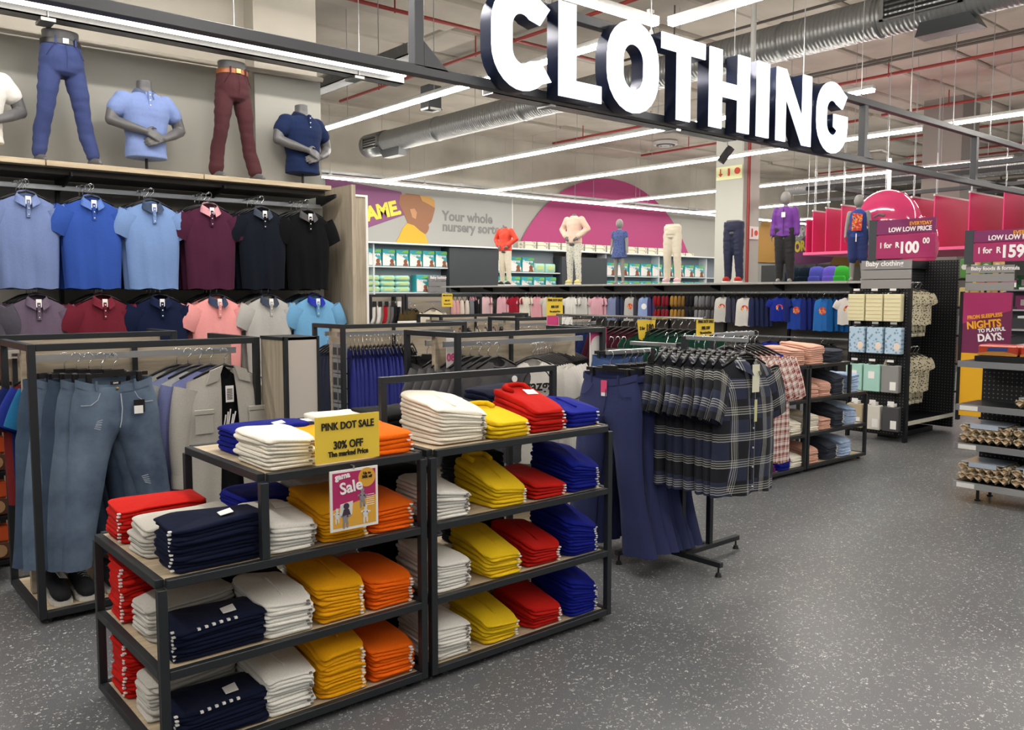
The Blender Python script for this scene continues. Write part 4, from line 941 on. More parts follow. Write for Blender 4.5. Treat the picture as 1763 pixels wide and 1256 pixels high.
trousers((jx, 4.60, hz), 0, DEN, 'washed blue jeans with rips and white price tag, front of the hanging pairs', 'hanging jeans', stitch=STI, wtag=jtag, L=.94, name='jeans', sc=(.96, 1, 1.0))
for q in range(4): trousers((jx-.045*(q+1), 4.655+.05*q, hz), 0, DEN2 if q % 2 else DEN, 'blue jeans hanging behind the ripped front pair', 'hanging jeans', det=False, var=q % 2, L=.94, name='jeans')
MB().tube([(0, 0, 0), (0, -.24, 0)], .006, 6).obj('faceout_arm', RAILM, gj).location = (jx-JX0, .25, hz-.008)
sx = U(378, 620, 'y', 4.66).x
MB().tube([(0, 0, 0), (0, -.24, 0)], .006, 6).obj('faceout_arm', RAILM, gj).location = (sx-JX0, .25, hz-.008)
LG = '#b9b6ae'
def open_shirt(loc, c, label, group, inner=True):
    t = empty('open_shirt', loc, 0, label, 'shirt', group); m = cloth(c)
    for sx_ in (-1, 1):                                  # two open fronts
        V = []; F = []; nu, nv = 9, 16
        for side in (0, 1):
            for j in range(nv+1):
                v = j/nv; z = -.10-.80*(1-v)-.075*0
                for i in range(nu+1):
                    u = i/nu; x = (.036+.035*(1-v)+.205*u-.03*(v > .9)*u)*sx_
                    zz = z-(.09*(abs(x)/.24)**1.3)*v
                    y = (-.07*(1-u**3)**.6-.006+.008*math.sin(u*8+v*2)*(1-v*.5)) if side == 0 else .02*(1-u**3)**.5
                    V.append((x, y*(1-.6*v**6)-(.0 if side else 0), zz))
        for side in (0, 1):
            if side and sx_ > 0: pass
            for j in range(nv):
                for i in range(nu): p = side*(nu+1)*(nv+1)+j*(nu+1)+i; F.append((p, p+1, p+nu+2, p+nu+1))
        n1 = (nu+1)*(nv+1)
        for j in range(nv): p = j*(nu+1)+nu; F.append((p, n1+p, n1+p+nu+1, p+nu+1))
        add('front_panel', mesh('front_panel', V, F, None, True), t, m)
        add('sleeve', MB().loft(sleeve(sx_, .205, -.21, 74, .50, .075, .058, .045, 2, 12, 14, 9), False).mesh('sleeve', None, True), t, m)
        r = sleeve(sx_, .205, -.21, 74, .50, .075, .058, .045, 2, 12, 14, 9)
        e = r[-1]; c0 = sum(e, Vector())/len(e)
        add('cuff', MB().loft([[c0+(p-c0)*1.12+Vector((0, 0, .05)) for p in e], [c0+(p-c0)*1.2 for p in e], [c0+(p-c0)*1.15+Vector((0, 0, -.035)) for p in e]], False).mesh('cuff', None, True), t, m)
        m2 = MB(); px_ = .15*sx_; m2.box(px_-.055, px_+.055, -.092, -.083, -.345, -.318, .003); add('pocket_flap', m2.mesh('pocket_flap'), t, m)
        m2 = MB(); m2.box(px_-.05, px_+.05, -.086, -.078, -.45, -.345, .003); add('chest_pocket', m2.mesh('chest_pocket'), t, m)
        m2 = MB(); m2.ext([(sx_*.03, -.09), (sx_*.10, -.115), (sx_*.125, -.19), (sx_*.06, -.17)], 'y', -.062, -.045); add('collar', m2.mesh('collar'), t, m)
    if inner: hang_in = top_meshes('tee', 0); add('inner_tee', hang_in['body'], t, cloth(C_BLK), scale=(.5, .6, .98), loc=(0, 0, -.01), label='black T-shirt worn inside the open shirt')
    m2 = MB(); [m2.tube([(-.03+.012*k, -.052, -.42-.02*(k % 2)), (-.02+.014*k, -.054, -.36+.015*(k % 3))], .004, 5) for k in range(5)]; m2.obj('white_print', WTEXT, t)
    box('price_tag', -.025, .02, -.072, -.07, -.29, -.20, PAPER, t)
    for k in range(7): box('barcode_line', -.018, .013, -.0735, -.072, -.275+.009*k, -.271+.009*k, BTEXT, t)
    add('hanger', hanger_mesh('top'), t); add('hanger_hook', _G[('hook',)], t); return t
open_shirt((sx+.01, 4.62, hz), LG, 'open pale grey long-sleeved shirt over a black T-shirt on gondola', 'open shirts on the gondola')
for q, c in enumerate(('#7f86b8', '#b4b6b4', '#8890b8', '#a9a7a0')):
    hang('long', (sx-.045*(q+1), 4.68+.045*q, hz), 0, c, '%s long-sleeved shirt hanging behind the open grey one' % ['periwinkle blue', 'white-grey', 'faded lilac', 'stone'][q], 'shirts behind the open grey shirt', var=q % 3, parts=False)
# shoes on the gondola base
SHOE = mat('navy_suede', '#14161d', .9); SOLE = mat('white_rubber', '#d9d6cf', .6)
def shoe(loc, rz, label, group, tg=False):
    t = empty('canvas_shoe', loc, rz, label, 'shoe', group)
    def ring(y, w, z0, z1, n=14): return [Vector((w*math.cos(a), y, z0+(z1-z0)*(.5+.5*math.sin(a)))) for a in [2*PI*k/n for k in range(n)]]
    m = MB().loft([ring(-.145, .02, .02, .05), ring(-.13, .038, .016, .068), ring(-.09, .047, .015, .085), ring(-.04, .046, .015, .098), ring(.02, .040, .015, .120), ring(.08, .038, .015, .132), ring(.12, .034, .016, .128), ring(.138, .02, .02, .10)])
    m.obj('upper', SHOE, t, True)
    def sole(y, w): return (y, w)
    pts = [(-.152, .015), (-.13, .042), (-.09, .051), (-.03, .048), (.04, .042), (.1, .040), (.138, .028), (.146, .01)]
    MB().ext([(-w, y) for y, w in pts]+[(w, y) for y, w in reversed(pts)], 'z', 0, .022).obj('sole', SOLE, t)
    for k in range(4): MB().tube([(-.022, -.065+.022*k, .098+.005*k), (0, -.060+.022*k, .106+.006*k), (.022, -.065+.022*k, .098+.005*k)], .003, 5).obj('lace', BLACK, t)
    MB().tube([(0, .128, .12), (0, .137, .145), (0, .125, .15)], .006, 6).obj('heel_loop', BLACK, t)
    if tg: o = box('price_tag', -.025, .025, -.001, .001, -.04, .04, PAPER, t); o.location = (.01, -.03, .135); o.rotation_euler = (-1.0, .35, .5)
for q, (px, py, lb) in enumerate(((104, 1030, 'dark navy canvas shoe with white price tag, leftmost on the gondola base'), (123, 1030, 'dark navy canvas shoe, second from left on the gondola base'), (148, 1022, 'dark navy canvas shoe half hidden by the table post'), (178, 1015, 'dark navy canvas shoe behind the red folded shirts'))):
    shoe((JX0+.12+.115*q+(.03 if q > 1 else 0), JY0+.19, .064), 0.0 if q < 2 else .05, lb, 'navy canvas shoes', q == 0)
# tees seen through the gondola's open left end
for q, (c, n_) in enumerate((('#7a2a2a', 'brick red'), ('#1b2a66', 'dark blue'), ('#2a3a96', 'royal blue'), ('#2a72a0', 'teal'))):
    hang('tee', (JX0+.22+.03*q, JY1-.14+.0-.045*q+.06, JZ-.085), PI, c, n_+' T-shirt on the far side of the jeans gondola', 'shirts behind the jeans gondola', parts=False, var=q % 3)
# ------------------------------------------------------------------ pinwheel rack with trousers and checked shirts
t = empty('four_way_rack', (4.12, 3.27, 0), label='charcoal four-way clothes rack with pinwheel base between the tables', cat='clothes rack')
rb = .032
def rk(n, x0, x1, y0, y1, z0, z1, m=STEEL): box(n, x0-4.12, x1-4.12, y0-3.27, y1-3.27, z0, z1, m, t, .002)
PST = [(3.99, 3.40), (3.985, 3.145), (4.245, 3.14), (4.25, 3.395)]
for (x, y), hgt in zip(PST, (1.28, 1.36, 1.36, 1.30)): rk('post', x-rb/2, x+rb/2, y-rb/2, y+rb/2, .085, hgt)
rk('foot_bar', 3.70, 4.27, 3.385, 3.417, .055, .085); rk('foot_bar', 3.97, 4.002, 2.86, 3.385, .055, .085); rk('foot_bar', 4.002, 4.54, 3.125, 3.157, .055, .085); rk('foot_bar', 4.234, 4.266, 3.157, 3.72, .055, .085)
for (x, y) in ((3.72, 3.40), (3.985, 2.88), (4.52, 3.14), (4.25, 3.70)): MB().tube([(0, 0, 0), (0, 0, .022)], .02, 10, True, .012).tube([(0, 0, .02), (0, 0, .055)], .006, 6).obj('foot', BLACK, t).location = (x-4.12, y-3.27, 0)
rk('arm', 3.60, 4.0, 3.388, 3.412, 1.255, 1.28, RAILM); rk('arm', 3.973, 3.997, 2.72, 3.15, 1.34, 1.365, RAILM); rk('arm', 4.25, 4.66, 3.13, 3.15, 1.345, 1.37, RAILM); rk('arm', 4.24, 4.26, 3.39, 3.80, 1.27, 1.295, RAILM)
NV = mat('navy_twill', '#272f5c', .85, kind='cloth')
def ntag(t_):
    box('hang_label', -.02, .02, -.062, -.058, -.235, -.165, mat('pink_label', '#e3527e', .6), t_, label='pink round swing label'); box('price_tag', -.018, .018, -.062, -.058, -.255, -.235, PAPER, t_)
tx = 3.62
wl_ = -PI/2+PI*.5
for q in range(7):
    yy = 3.40; p = U(1048, 640, 'y', 3.25)
    trousers((3.63+.055*q+(.05 if q else 0), 3.40, 1.275), -PI/2+(.12 if q == 0 else .25), NV, 'navy flared trousers %s the four-way rack arm' % ('with pink label at the front of' if q == 0 else 'hanging along'), 'navy trousers on the four-way rack', det=q == 0, var=q % 2, flare=1, L=1.03, wtag=ntag if q == 0 else None, sc=(1.0, 1, 1))
for q in range(3): box('size_marker', 0, .006, -.02, .02, -.10, .0, BLACK, t).location = (3.75+.09*q-4.12, 3.20-3.27, 1.10)
PL = mat('navy_plaid', '#10142a', .85, kind='plaid'); PLL = PLR = PL
PR = mat('red_plaid', '#8c342c', .85, kind='plaidred'); BLB = mat('blue_button', '#c9d0dd', .5)
for q in range(9):
    f = q == 0
    s = hang('shirt', (3.985, 2.735+.068*q, 1.375), -.12 if f else .30+random.uniform(-.05, .05), PL, 'navy and cream checked shirt %s' % ('facing forward at the end of the four-way rack' if f else 'in the row behind the front checked one'), 'navy checked shirts on the four-way rack', var=q % 3, btn=BLB, parts=True, tagged=False, smat=(PLL, PLR), sc=(.98, 1, 1.0))
    if f: box('swing_tag', -.02, .035, -.075, -.072, -.30, -.15, mat('cream_tag', '#e6e4cc', .6), s); box('size_strip', 0, .02, -.076, -.073, -.46, -.34, mat('cream_strip', '#cfcf9a', .6), s)
for q in range(7):
    hang('shirt', (4.38+.05*q, 3.14, 1.375), -.30-.05*q, PR, 'red and white checked shirt on the right arm of the four-way rack', 'red checked shirts on the four-way rack', parts=False, var=q % 3, sc=(.98, 1, .98))
hang('tee', (4.25, 3.60, 1.0), .3, '#4a1f1f', 'maroon garment hanging low behind the checked shirts', None, parts=False)
# ================================================================== MANNEQUINS
def cap(m, a, b, r0, r1, n=12):
    a, b = Vector(a), Vector(b); m.sph(a, r0, n=n, m=8); m.sph(b, r1, n=n, m=8); m.tube([a, b], r0, n, True, r1)
def chain(m, pts, rs, n=12):
    for i in range(len(pts)-1): cap(m, pts[i], pts[i+1], rs[i], rs[i+1], n)
def hand(m, w, d, up, s=1, mir=1):
    """palm and five bent fingers from wrist w along d; up = back of the hand"""
    w, d, up = Vector(w), Vector(d).normalized(), Vector(up).normalized(); sd = d.cross(up).normalized()*mir; up = sd.cross(d).normalized()*mir
    for k in range(4): cap(m, w+sd*(k-1.5)*.008*s, w+d*.085*s+sd*(k-1.5)*.021*s, .013*s, .011*s, 8)
    for k, L in enumerate((.068, .078, .073, .056)):
        b = w+d*.088*s+sd*(k-1.5)*.021*s; c = b+(d*.9-up*.25).normalized()*L*.5*s; e = c+(d*.6-up*.75).normalized()*L*.5*s
        chain(m, [b, c, e], [.0092*s, .0085*s, .007*s], 8)
    b = w+d*.02*s-sd*.03*s; c = b+(d*.6-sd*.7).normalized()*.04*s; e = c+(d*.9-sd*.1-up*.2).normalized()*.032*s
    chain(m, [b, c, e], [.013*s, .0105*s, .008*s], 8)
SKG = GREYM
# --- men's torso, arms folded low; local origin at the hem, faces -Y
def torso_meshes():
    if 'torso' in _G: return _G['torso']
    b = MB()
    b.loft([ell((0, 0, z), rx, ry, 20, 2.3) for z, rx, ry in ((-.0, .13, .10), (.10, .132, .10), (.25, .155, .11), (.36, .175, .115), (.44, .17, .10), (.475, .12, .08), (.50, .065, .065), (.54, .058, .06), (.565, .056, .062), (.60, .054, .064))])
    L = [(-.185, .0, .43), (-.27, -.01, .26), (-.06, -.155, .175)]; R = [(.185, 0, .43), (.285, .01, .235), (.09, -.15, .13)]
    chain(b, [L[0], (-.245, -.0, .34), L[1]], [.055, .052, .046]); chain(b, [L[1], (-.17, -.10, .21), L[2]], [.045, .040, .027])
    chain(b, [R[0], (.25, .0, .33), R[1]], [.055, .052, .046]); chain(b, [R[1], (.19, -.09, .18), R[2]], [.045, .040, .027])
    hand(b, L[2], (.92, -.10, -.30), (0, -1, .3), 1.0); hand(b, R[2], (-.90, -.05, -.22), (0, -1, .3), 1.0, -1)
    body = remesh(b, .0065, 'body', SKG, 2)
    s = MB()
    s.loft([ell((0, 0, z), rx, ry, 28, 2.4) for z, rx, ry in ((-.02, .162, .128), (.04, .158, .124), (.14, .152, .118), (.25, .172, .127), (.36, .192, .132), (.43, .19, .118), (.478, .13, .092), (.505, .078, .075))])
    for sx in (-1, 1): chain(s, [(sx*.165, 0, .42), (sx*.225, 0, .355)], [.082, .074], 16)
    shirt = remesh(s, .008, 'shirt', None or WHITE, 3)
    for v in shirt.vertices: v.co += v.normal*(.006*noise.noise(v.co*9)+.004*noise.noise(Vector((v.co.x*4, v.co.y*4, v.co.z*26))))
    cl = MB(); V = []; F = []; n = 18
    for i in range(n+1):
        t = math.radians(-90+14)+(2*PI-math.radians(28))*i/n; c, q = math.cos(t), math.sin(t); f = abs(i/n-.5)*2; zz = .53-.03*f*f
        V += [(c*.064, q*.066, zz), (c*.068, q*.07, zz+.022*(1-f*.6)), (c*.082, q*.084, zz-.002), (c*(.105+.012*f), q*(.105+.01*f), zz-.045-.02*f**3)]
    for i in range(n):
        for j in range(3): a = i*4+j; F.append((a, a+1, a+5, a+4))
    col_ = mesh('collar', V, F, None, True)
    pl = MB().box(-.013, .013, -.128, -.10, .35, .50, .003).mesh('placket'); bt = MB().tube([(0, -.131, 0), (0, -.127, 0)], .005, 8).mesh('button')
    _G['torso'] = (body, shirt, col_, pl, bt); return _G['torso']
def torso(loc, rz, c, cc, label, shirtl, stand=True, cut=None):
    B_ = torso_meshes(); t = empty('torso_mannequin', loc, rz, label, 'mannequin'); m = cloth(c); cm = cloth(cc)
    add('body', B_[0], t, SKG); s = add('polo_shirt', B_[1], t, m, label=shirtl); add('collar', B_[2], s, cm); add('placket', B_[3], s, m)
    for k in range(3): add('button', B_[4], s, WHITE, loc=(0, 0, .47-.04*k))
    if stand: MB().tube([(0, 0, -.13), (0, 0, .0)], .012, 10).tube([(0, 0, -.135), (0, 0, -.127)], .09, 20).obj('stand_pole', BLACK, t)
ZS = 2.587
torso(U(252, 270, 'y', 7.36)*1, .05, '#7f93c6', '#566487', 'grey torso mannequin in light blue polo on the wall shelf', 'light blue polo shirt')
torso(U(521, 290, 'y', 7.36)*1, .18, '#1d2a4d', '#18233f', 'grey torso mannequin in navy polo at the right end of the shelf', 'navy polo shirt')
p = U(-36, 252, 'y', 7.36); torso(p, .05, '#e6e4df', '#e6e4df', 'torso mannequin in white top cut off by the left edge', 'white shirt')
for n_ in ('torso_mannequin', 'torso_mannequin.001', 'torso_mannequin.002'):
    o = bpy.data.objects[n_]; zz = o.location.z; o.location.z = ZS+.135
# --- men's legs in trousers: hips, spread legs, bare feet
def legs_m(hw, lf, rf, kneeL, kneeR, m, flare, nm, tz=.995):
    tr = MB(); c = .62
    tr.loft([ell((0, 0, z), rx, ry, 24, 2.3) for z, rx, ry in ((.665, hw*.55, .08), (.69, hw*.85, .11), (.75, hw, .12), (.82, hw*.97, .118), (.90, hw*.88, .105), (.925, hw*.86, .10))])
    for sx, kn, ft in ((-1, kneeL, lf), (1, kneeR, rf)):
        hip = Vector((sx*hw*.50, 0, .74)); 
        chain(tr, [hip, (hip+Vector(kn))/2+Vector((sx*.004, -.012, 0)), kn, (Vector(kn)+Vector(ft))/2+Vector((0, .02, 0)), ft], [.082, .074, .058, .060, .050+flare], 16)
    me = remesh(tr, .009, 'trousers', m, 3)
    for v in me.vertices:
        v.co += v.normal*(.006*noise.noise(Vector((v.co.x*8, v.co.y*8, v.co.z*22)))+.0018*math.sin(v.co.z*48+v.co.x*30)*max(0, 1-abs(v.co.z-kneeL[2])*7))
    return me
def legs(loc, rz, hw, lf, rf, kl, kr, m, beltc, label, tl, flare=0, bd=None):
    t = empty('leg_mannequin', loc, rz, label, 'mannequin')
    add('trousers', legs_m(hw, lf, rf, kl, kr, m, flare, 'trousers'), t, label=tl)
    b = MB().loft([ell((0, 0, z), rx, ry, 24, 2.3) for z, rx, ry in ((.86, hw*.8, .09), (.92, hw*.82, .092), (.96, hw*.80, .09), (.995, hw*.82, .092), (1.005, hw*.80, .09))])
    body = b.obj('hips', SKG, t, True)
    for f in (lf, rf):
        f = Vector(f); k = MB(); cap(k, f+Vector((0, 0, 0)), (f.x, f.y+.0, .055), .036, .034); chain(k, [(f.x, f.y+.03, .035), (f.x, f.y-.07, .032), (f.x, f.y-.135, .022)], [.034, .036, .022])
        add('foot', remesh(k, .009, 'foot', SKG, 2), t)
    if beltc:
        m_ = MB().loft([ell((0, 0, .895), hw*.905, .112, 28, 2.3), ell((0, 0, .935), hw*.895, .110, 28, 2.3)], False); m_.obj('belt', beltc, t, True)
        MB().box(-.022, .022, -.122, -.110, .893, .937, .004).obj('buckle', CHROME if beltc is BLACK else mat('brass', '#9a8a5a'), t)
        for x in (-.07, .07): box('belt_loop', x-.006, x+.006, -.113, -.104, .885, .945, m, t)
    MB().tube([(0, -.118, .885), (.005, -.128, .80), (0, -.115, .72)], .003, 5).obj('fly', m, t)
    for sx in (-1, 1): MB().tube([(sx*hw*.55, -.110, .885), (sx*hw*.85, -.082, .80)], .003, 5).obj('pocket_edge', m, t)
p = U(113, 285, 'y', 7.36)
legs((p.x, 7.36, ZS), .10, .158, (-.175, .03, .09), (.185, -.06, .09), (-.135, -.02, .40), (.13, -.03, .38), mat('blue_chino', '#303e70', .85, kind='cloth'), BLACK, 'mannequin legs in blue chinos with black belt on the wall shelf', 'blue chino trousers')
p = U(404, 305, 'y', 7.36)
legs((p.x, 7.36, ZS), .10, .148, (-.155, .03, .09), (.165, -.06, .09), (-.125, -.02, .42), (.11, -.03, .40), mat('burgundy_chino', '#43161f', .85, kind='cloth'), mat('tan_leather', '#9a5a2c', .5), 'mannequin legs in burgundy trousers with tan belt on the wall shelf', 'burgundy trousers', .012)

# --- children's figures (H = height); faces -X towards the aisle after rotation
def kid(loc, rz, H, label, top, bottom, shoes=None, head=True, skirt=False, arms='down', skin=GREYL, legsonly=False, sleeves=1.0, topm=None, botm=None, socks=None, bl=.0, rx=1):
    t = empty('child_mannequin', loc, rz, label, 'mannequin'); k = H
    hipz, kn, sh = .50*k, .27*k, .80*k; b = MB()
    L0 = [(-.045*k, 0, hipz-.01), (-.052*k, -.008*k, kn), (-.058*k, .012*k, .045*k)]; R0 = [(.045*k, 0, hipz-.01), (.06*k, -.014*k, kn), (.07*k, .0, .045*k)]
    if not legsonly:
        b.loft([ell((0, 0, z*k), rx_*k, ry*k, 18, 2.2) for z, rx_, ry in ((.47, .080, .06), (.54, .085, .062), (.62, .078, .055), (.72, .088, .058), (.79, .080, .05), (.815, .04, .035), (.84, .026, .027), (.855, .026, .027))])
    else:
        b.loft([ell((0, 0, z*k), rx_*k, ry*k, 18, 2.2) for z, rx_, ry in ((.47, .080, .06), (.54, .087, .062), (.60, .080, .057), (.615, .078, .055))])
    for Q in (L0, R0):
        chain(b, Q, [.047*k, .034*k, .022*k]); f = Vector(Q[2]); chain(b, [(f.x, f.y+.01*k, .022*k), (f.x, f.y-.06*k, .018*k), (f.x, f.y-.085*k, .012*k)], [.021*k, .021*k, .013*k])
    if arms == 'down': A = [[(sx*.098*k, 0, .785*k), (sx*.125*k, .005*k, .65*k), (sx*.135*k, -.02*k, .52*k)] for sx in (-1, 1)]
    elif arms == 'hips': A = [[(sx*.098*k, 0, .785*k), (sx*.175*k, .02*k, .67*k), (sx*.085*k, -.06*k, .575*k)] for sx in (-1, 1)]
    else: A = []
    if not legsonly:
        for Q, sx in zip(A, (-1, 1)):
            chain(b, Q, [.031*k, .025*k, .017*k]); w = Vector(Q[2]); d = (Vector(Q[2])-Vector(Q[1])).normalized(); hand(b, w, d, (0, -1, 0) if arms == 'hips' else (sx, 0, 0), .62*k/1.2, 1)
        if head: b.sph((0, -.004*k, .925*k), .054*k, .064*k, .075*k, 20, 14)
    add('body', remesh(b, .0085*k, 'body', skin, 2), t)
    if bottom is not None:
        s = MB(); e = .010*k
        if skirt: pass
        s.loft([ell((0, 0, z*k), (rx_*rx)*k+e, ry*k+e, 18, 2.2) for z, rx_, ry in ((.485, .06, .045), (.51, .080, .058), (.56, .085, .061), (.60, .080, .056))])
        for Q in (L0, R0):
            a, m_, f = [Vector(q) for q in Q]; f = m_+(f-m_)*(1-bl)
            chain(s, [a, m_, f], [.050*k*rx+e*.7, (.035*k)*rx+e*.8, (.024*k)*rx+e*.9])
        me = remesh(s, .0095*k, 'trousers', bottom, 2)
        for v in me.vertices: v.co += v.normal*.004*k*noise.noise(Vector((v.co.x*10, v.co.y*10, v.co.z*24)))
        add('leggings' if rx < 1.05 else 'trousers', me, t)
    if top is not None:
        s = MB(); e = .013*k
        lo = ((.50, .098, .072), (.55, .095, .07)) if not skirt else ((.40, .125, .095), (.50, .105, .08), (.56, .094, .07))
        s.loft([ell((0, 0, z*k), rx_*k+e*.5, ry*k+e*.5, 20, 2.2) for z, rx_, ry in lo+((.64, .084, .061), (.73, .094, .064), (.79, .086, .056), (.818, .045, .04), (.832, .036, .036))])
        for Q in A:
            if sleeves <= 0: continue
            a, m_, f = [Vector(q) for q in Q]
            if sleeves >= 1: chain(s, [a, m_, m_+(f-m_)*.92], [.035*k+e*.6, .028*k+e*.7, .020*k+e*.8])
            else: cap(s, a, a+(m_-a)*.45, .034*k+e*.4, .030*k+e*.4)
        me = remesh(s, .0095*k, 'top', top, 2)
        for v in me.vertices: v.co += v.normal*.005*k*noise.noise(Vector((v.co.x*9, v.co.y*9, v.co.z*20)))
        o = add({True: 'dress', False: 'jacket' if sleeves >= 1 else 'vest'}[skirt], me, t)
    if shoes is not None:
        for Q in (L0, R0):
            f = Vector(Q[2]); MB().sph((f.x, f.y-.035*k, .03*k), .030*k, .07*k, .030*k, 14, 8).tube([(f.x, f.y+.005*k, .03*k), (f.x, f.y+.005*k, .055*k)], .028*k, 12).obj('shoe', shoes, t, True)
            MB().loft([ell((f.x, f.y-.035*k, z), .031*k, .073*k, 16, 2.4) for z in (.002, .014*k)]).obj('shoe_sole', WHITE, t)
    if socks is not None:
        for Q in (L0, R0): f = Vector(Q[2]); MB().tube([(f.x, f.y+.002, .045*k), (f.x, f.y, .115*k)], .027*k, 12).obj('sock', socks, t, True)
    return t
GX = 12.3; GZ = 1.80
def gy(px): return U(px, 470, 'x', GX).y
R9 = -PI/2
redj = mat('red_puffer', '#e0442c', .6, kind='cloth'); crm = mat('cream_knit', '#ded5c0', .85, kind='cloth'); pnk = mat('blush_fleece', '#e3c5b2', .85, kind='cloth')
kid((GX, gy(870), GZ), R9+.3, 1.52, 'headless child mannequin in red jacket and cream leggings, left end of shelf', redj, crm, BLACK, False, arms='hips', skin=GREYM)
kid((GX, gy(988), GZ), R9+.3, 1.66, 'headless mannequin in blush top and printed leggings with yellow trainers', pnk, mat('printed_legging', '#d3d2c4', .8, kind='print', bscale=30), mat('yellow_trainer', '#d9cf7a', .6), False, arms='hips', skin=GREYM, socks=BLACK)
kid((GX, gy(1066), GZ), R9+.25, 1.24, 'small grey child mannequin in blue starry dress in front of dome', mat('blue_star_cotton', '#4a5b8f', .8, kind='print', bscale=26), None, None, True, skirt=True, sleeves=.4)
kid((GX, gy(1157), GZ), R9+.3, 1.72, 'mannequin legs in cream leggings with dark socks and pink trainers', None, crm, mat('pink_trainer', '#d8b6bc', .6), legsonly=True, socks=mat('plum_sock', '#2a1a28', .8), skin=crm)
kid((GX, gy(1262), GZ), R9+.2, 1.70, 'mannequin legs in navy track pants with red shoes before column', None, mat('navy_tracksuit', '#1e2442', .7, kind='cloth'), mat('red_canvas', '#b72a20', .7), legsonly=True, rx=1.12, skin=GREYM)
o = kid((GX, gy(1350), GZ), R9+.3, 1.44, 'grey child mannequin in purple jacket and black trousers', mat('purple_shell', '#6e2f93', .6, kind='cloth'), mat('black_trouser', '#232224', .8, kind='cloth'), None, True, rx=1.3)
box('swing_tag', -.03, .03, -.135, -.13, 1.02, 1.10, PAPER, o); box('zip', -.005, .005, -.128, -.12, .76, 1.16, mat('purple_zip', '#3f1c58', .6), o)
o = kid((GX, gy(1475), GZ), R9+.3, 1.28, 'grey child mannequin in blue printed vest and shorts behind the price sign', mat('royal_cotton', '#27418f', .8, kind='cloth'), mat('navy_short', '#1f2f66', .8, kind='cloth'), None, True, sleeves=0, bl=.85, rx=1.35)
MB().ext([(-.07, .74), (.07, .74), (.08, .98), (-.06, 1.0)], 'y', -.128, -.118).obj('abstract_print', mat('splash_print', '#27418f', .7, kind='splash'), o)
box('drawstring', -.01, .004, -.125, -.115, .58, .70, WHITE, o)
# ================================================================== CHILDRENSWEAR WALL (runs inward, faces the aisle)
WX = 12.62; gy0, gy1 = 5.3, 16.9
t = empty('childrenswear_shelving', (12.1, gy0, 0), label='long childrenswear wall fixture with grey top shelf carrying mannequins', cat='shelving')
bkm = mat('taupe_back_panel', '#6f6a64', .7); und = mat('shelf_fascia', '#6e6b67', .6)
y = gy0; k = 0
while y < gy1-.1:
    y2 = min(y+1.25, gy1); box('back_panel', .50, .53, y-gy0+.005, y2-gy0-.005, .1, 1.60, bkm, t); box('shelf_board', 0, .53, y-gy0+.004, y2-gy0-.004, 1.765, 1.80, SHELFG, t, .003)
    box('fascia', .30, .53, y-gy0+.004, y2-gy0-.004, 1.60, 1.763, und, t); box('upright', .46, .50, y-gy0-.02, y-gy0+.02, .1, 1.763, DARKB, t)
    MB().ext([(.46, 1.76), (.03, 1.76), (.03, 1.73), (.46, 1.62)], 'y', y-gy0-.01, y-gy0+.01).obj('bracket', DARKB, t); y = y2
for z in (1.636, .92): box('hang_rail', .20, .225, 0, gy1-gy0, z-.012, z+.012, RAILM, t)
box('base_board', .05, .5, 0, gy1-gy0, .02, .14, DARKB, t)
RS = 'childrens garments on the long wall'
def kg(px, c, desc, style='kid', n=3, z=1.65, bh=None, sc=(1, 1, 1), mt=None, pr=None):
    y = U(px, 530, 'x', 12.25).y
    o = hang(style, (12.22, y, z), -PI/2+.25, mt or c, desc, None, parts=True, tagged=False, var=px % 3, sc=sc)
    if pr: MB().tube([(0, -.040, -.27*1.0), (0, -.034, -.27)], .055, 12, True, .05).obj('abstract_print', mat('patch_'+pr, pr, .7, kind='splash') if pr[0] == '#' else PAPER, o)
    for q in range(n):
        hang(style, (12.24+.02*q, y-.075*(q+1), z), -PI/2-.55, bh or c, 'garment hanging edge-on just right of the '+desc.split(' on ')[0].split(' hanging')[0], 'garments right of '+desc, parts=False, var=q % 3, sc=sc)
L_ = [(750, '#d9b9bd', 'pale pink babygrow'), (768, '#3a2f3a', 'dark plum baby top'), (790, '#e0a9b2', 'rose pink baby tee'), (812, '#c99aa5', 'dusty pink baby tee'), (838, '#e3bfc3', 'light pink ruffled tee'), (866, '#dcaab4', 'candy pink tee'), (888, '#9c1f33', 'crimson tee'), (906, '#e8e0d2', 'cream printed tee'), (926, '#e0a3ad', 'blush pink dress'), (946, '#cfc9c0', 'stone tee'), (985, '#e2e0da', 'white slogan tee'), (1004, '#c6c4bf', 'light grey leggings top'), (1030, '#d9a6b2', 'pink floral short set')]
for i, (px, c, d) in enumerate(L_): kg(px, c, d+' on the childrenswear wall rail', 'tank' if i % 3 == 2 else 'kid', n=2)
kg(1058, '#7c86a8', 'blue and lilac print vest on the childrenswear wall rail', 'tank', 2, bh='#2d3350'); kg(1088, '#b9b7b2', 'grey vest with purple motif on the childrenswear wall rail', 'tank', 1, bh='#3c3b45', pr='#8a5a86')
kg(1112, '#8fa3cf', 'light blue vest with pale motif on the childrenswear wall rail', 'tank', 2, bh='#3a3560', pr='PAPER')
kg(1246, '#c9c7c2', 'pale grey tee with red motif on the childrenswear wall rail', 'tank', 3, bh='#3a3a4a', pr='#c9c7c2', sc=(1.05, 1, .95)); kg(1285, '#d6d2cc', 'white tee with large red motif on the childrenswear wall rail', 'tank', 5, bh='#20284a', pr='#d6d2c0', sc=(1.15, 1, 1.05))
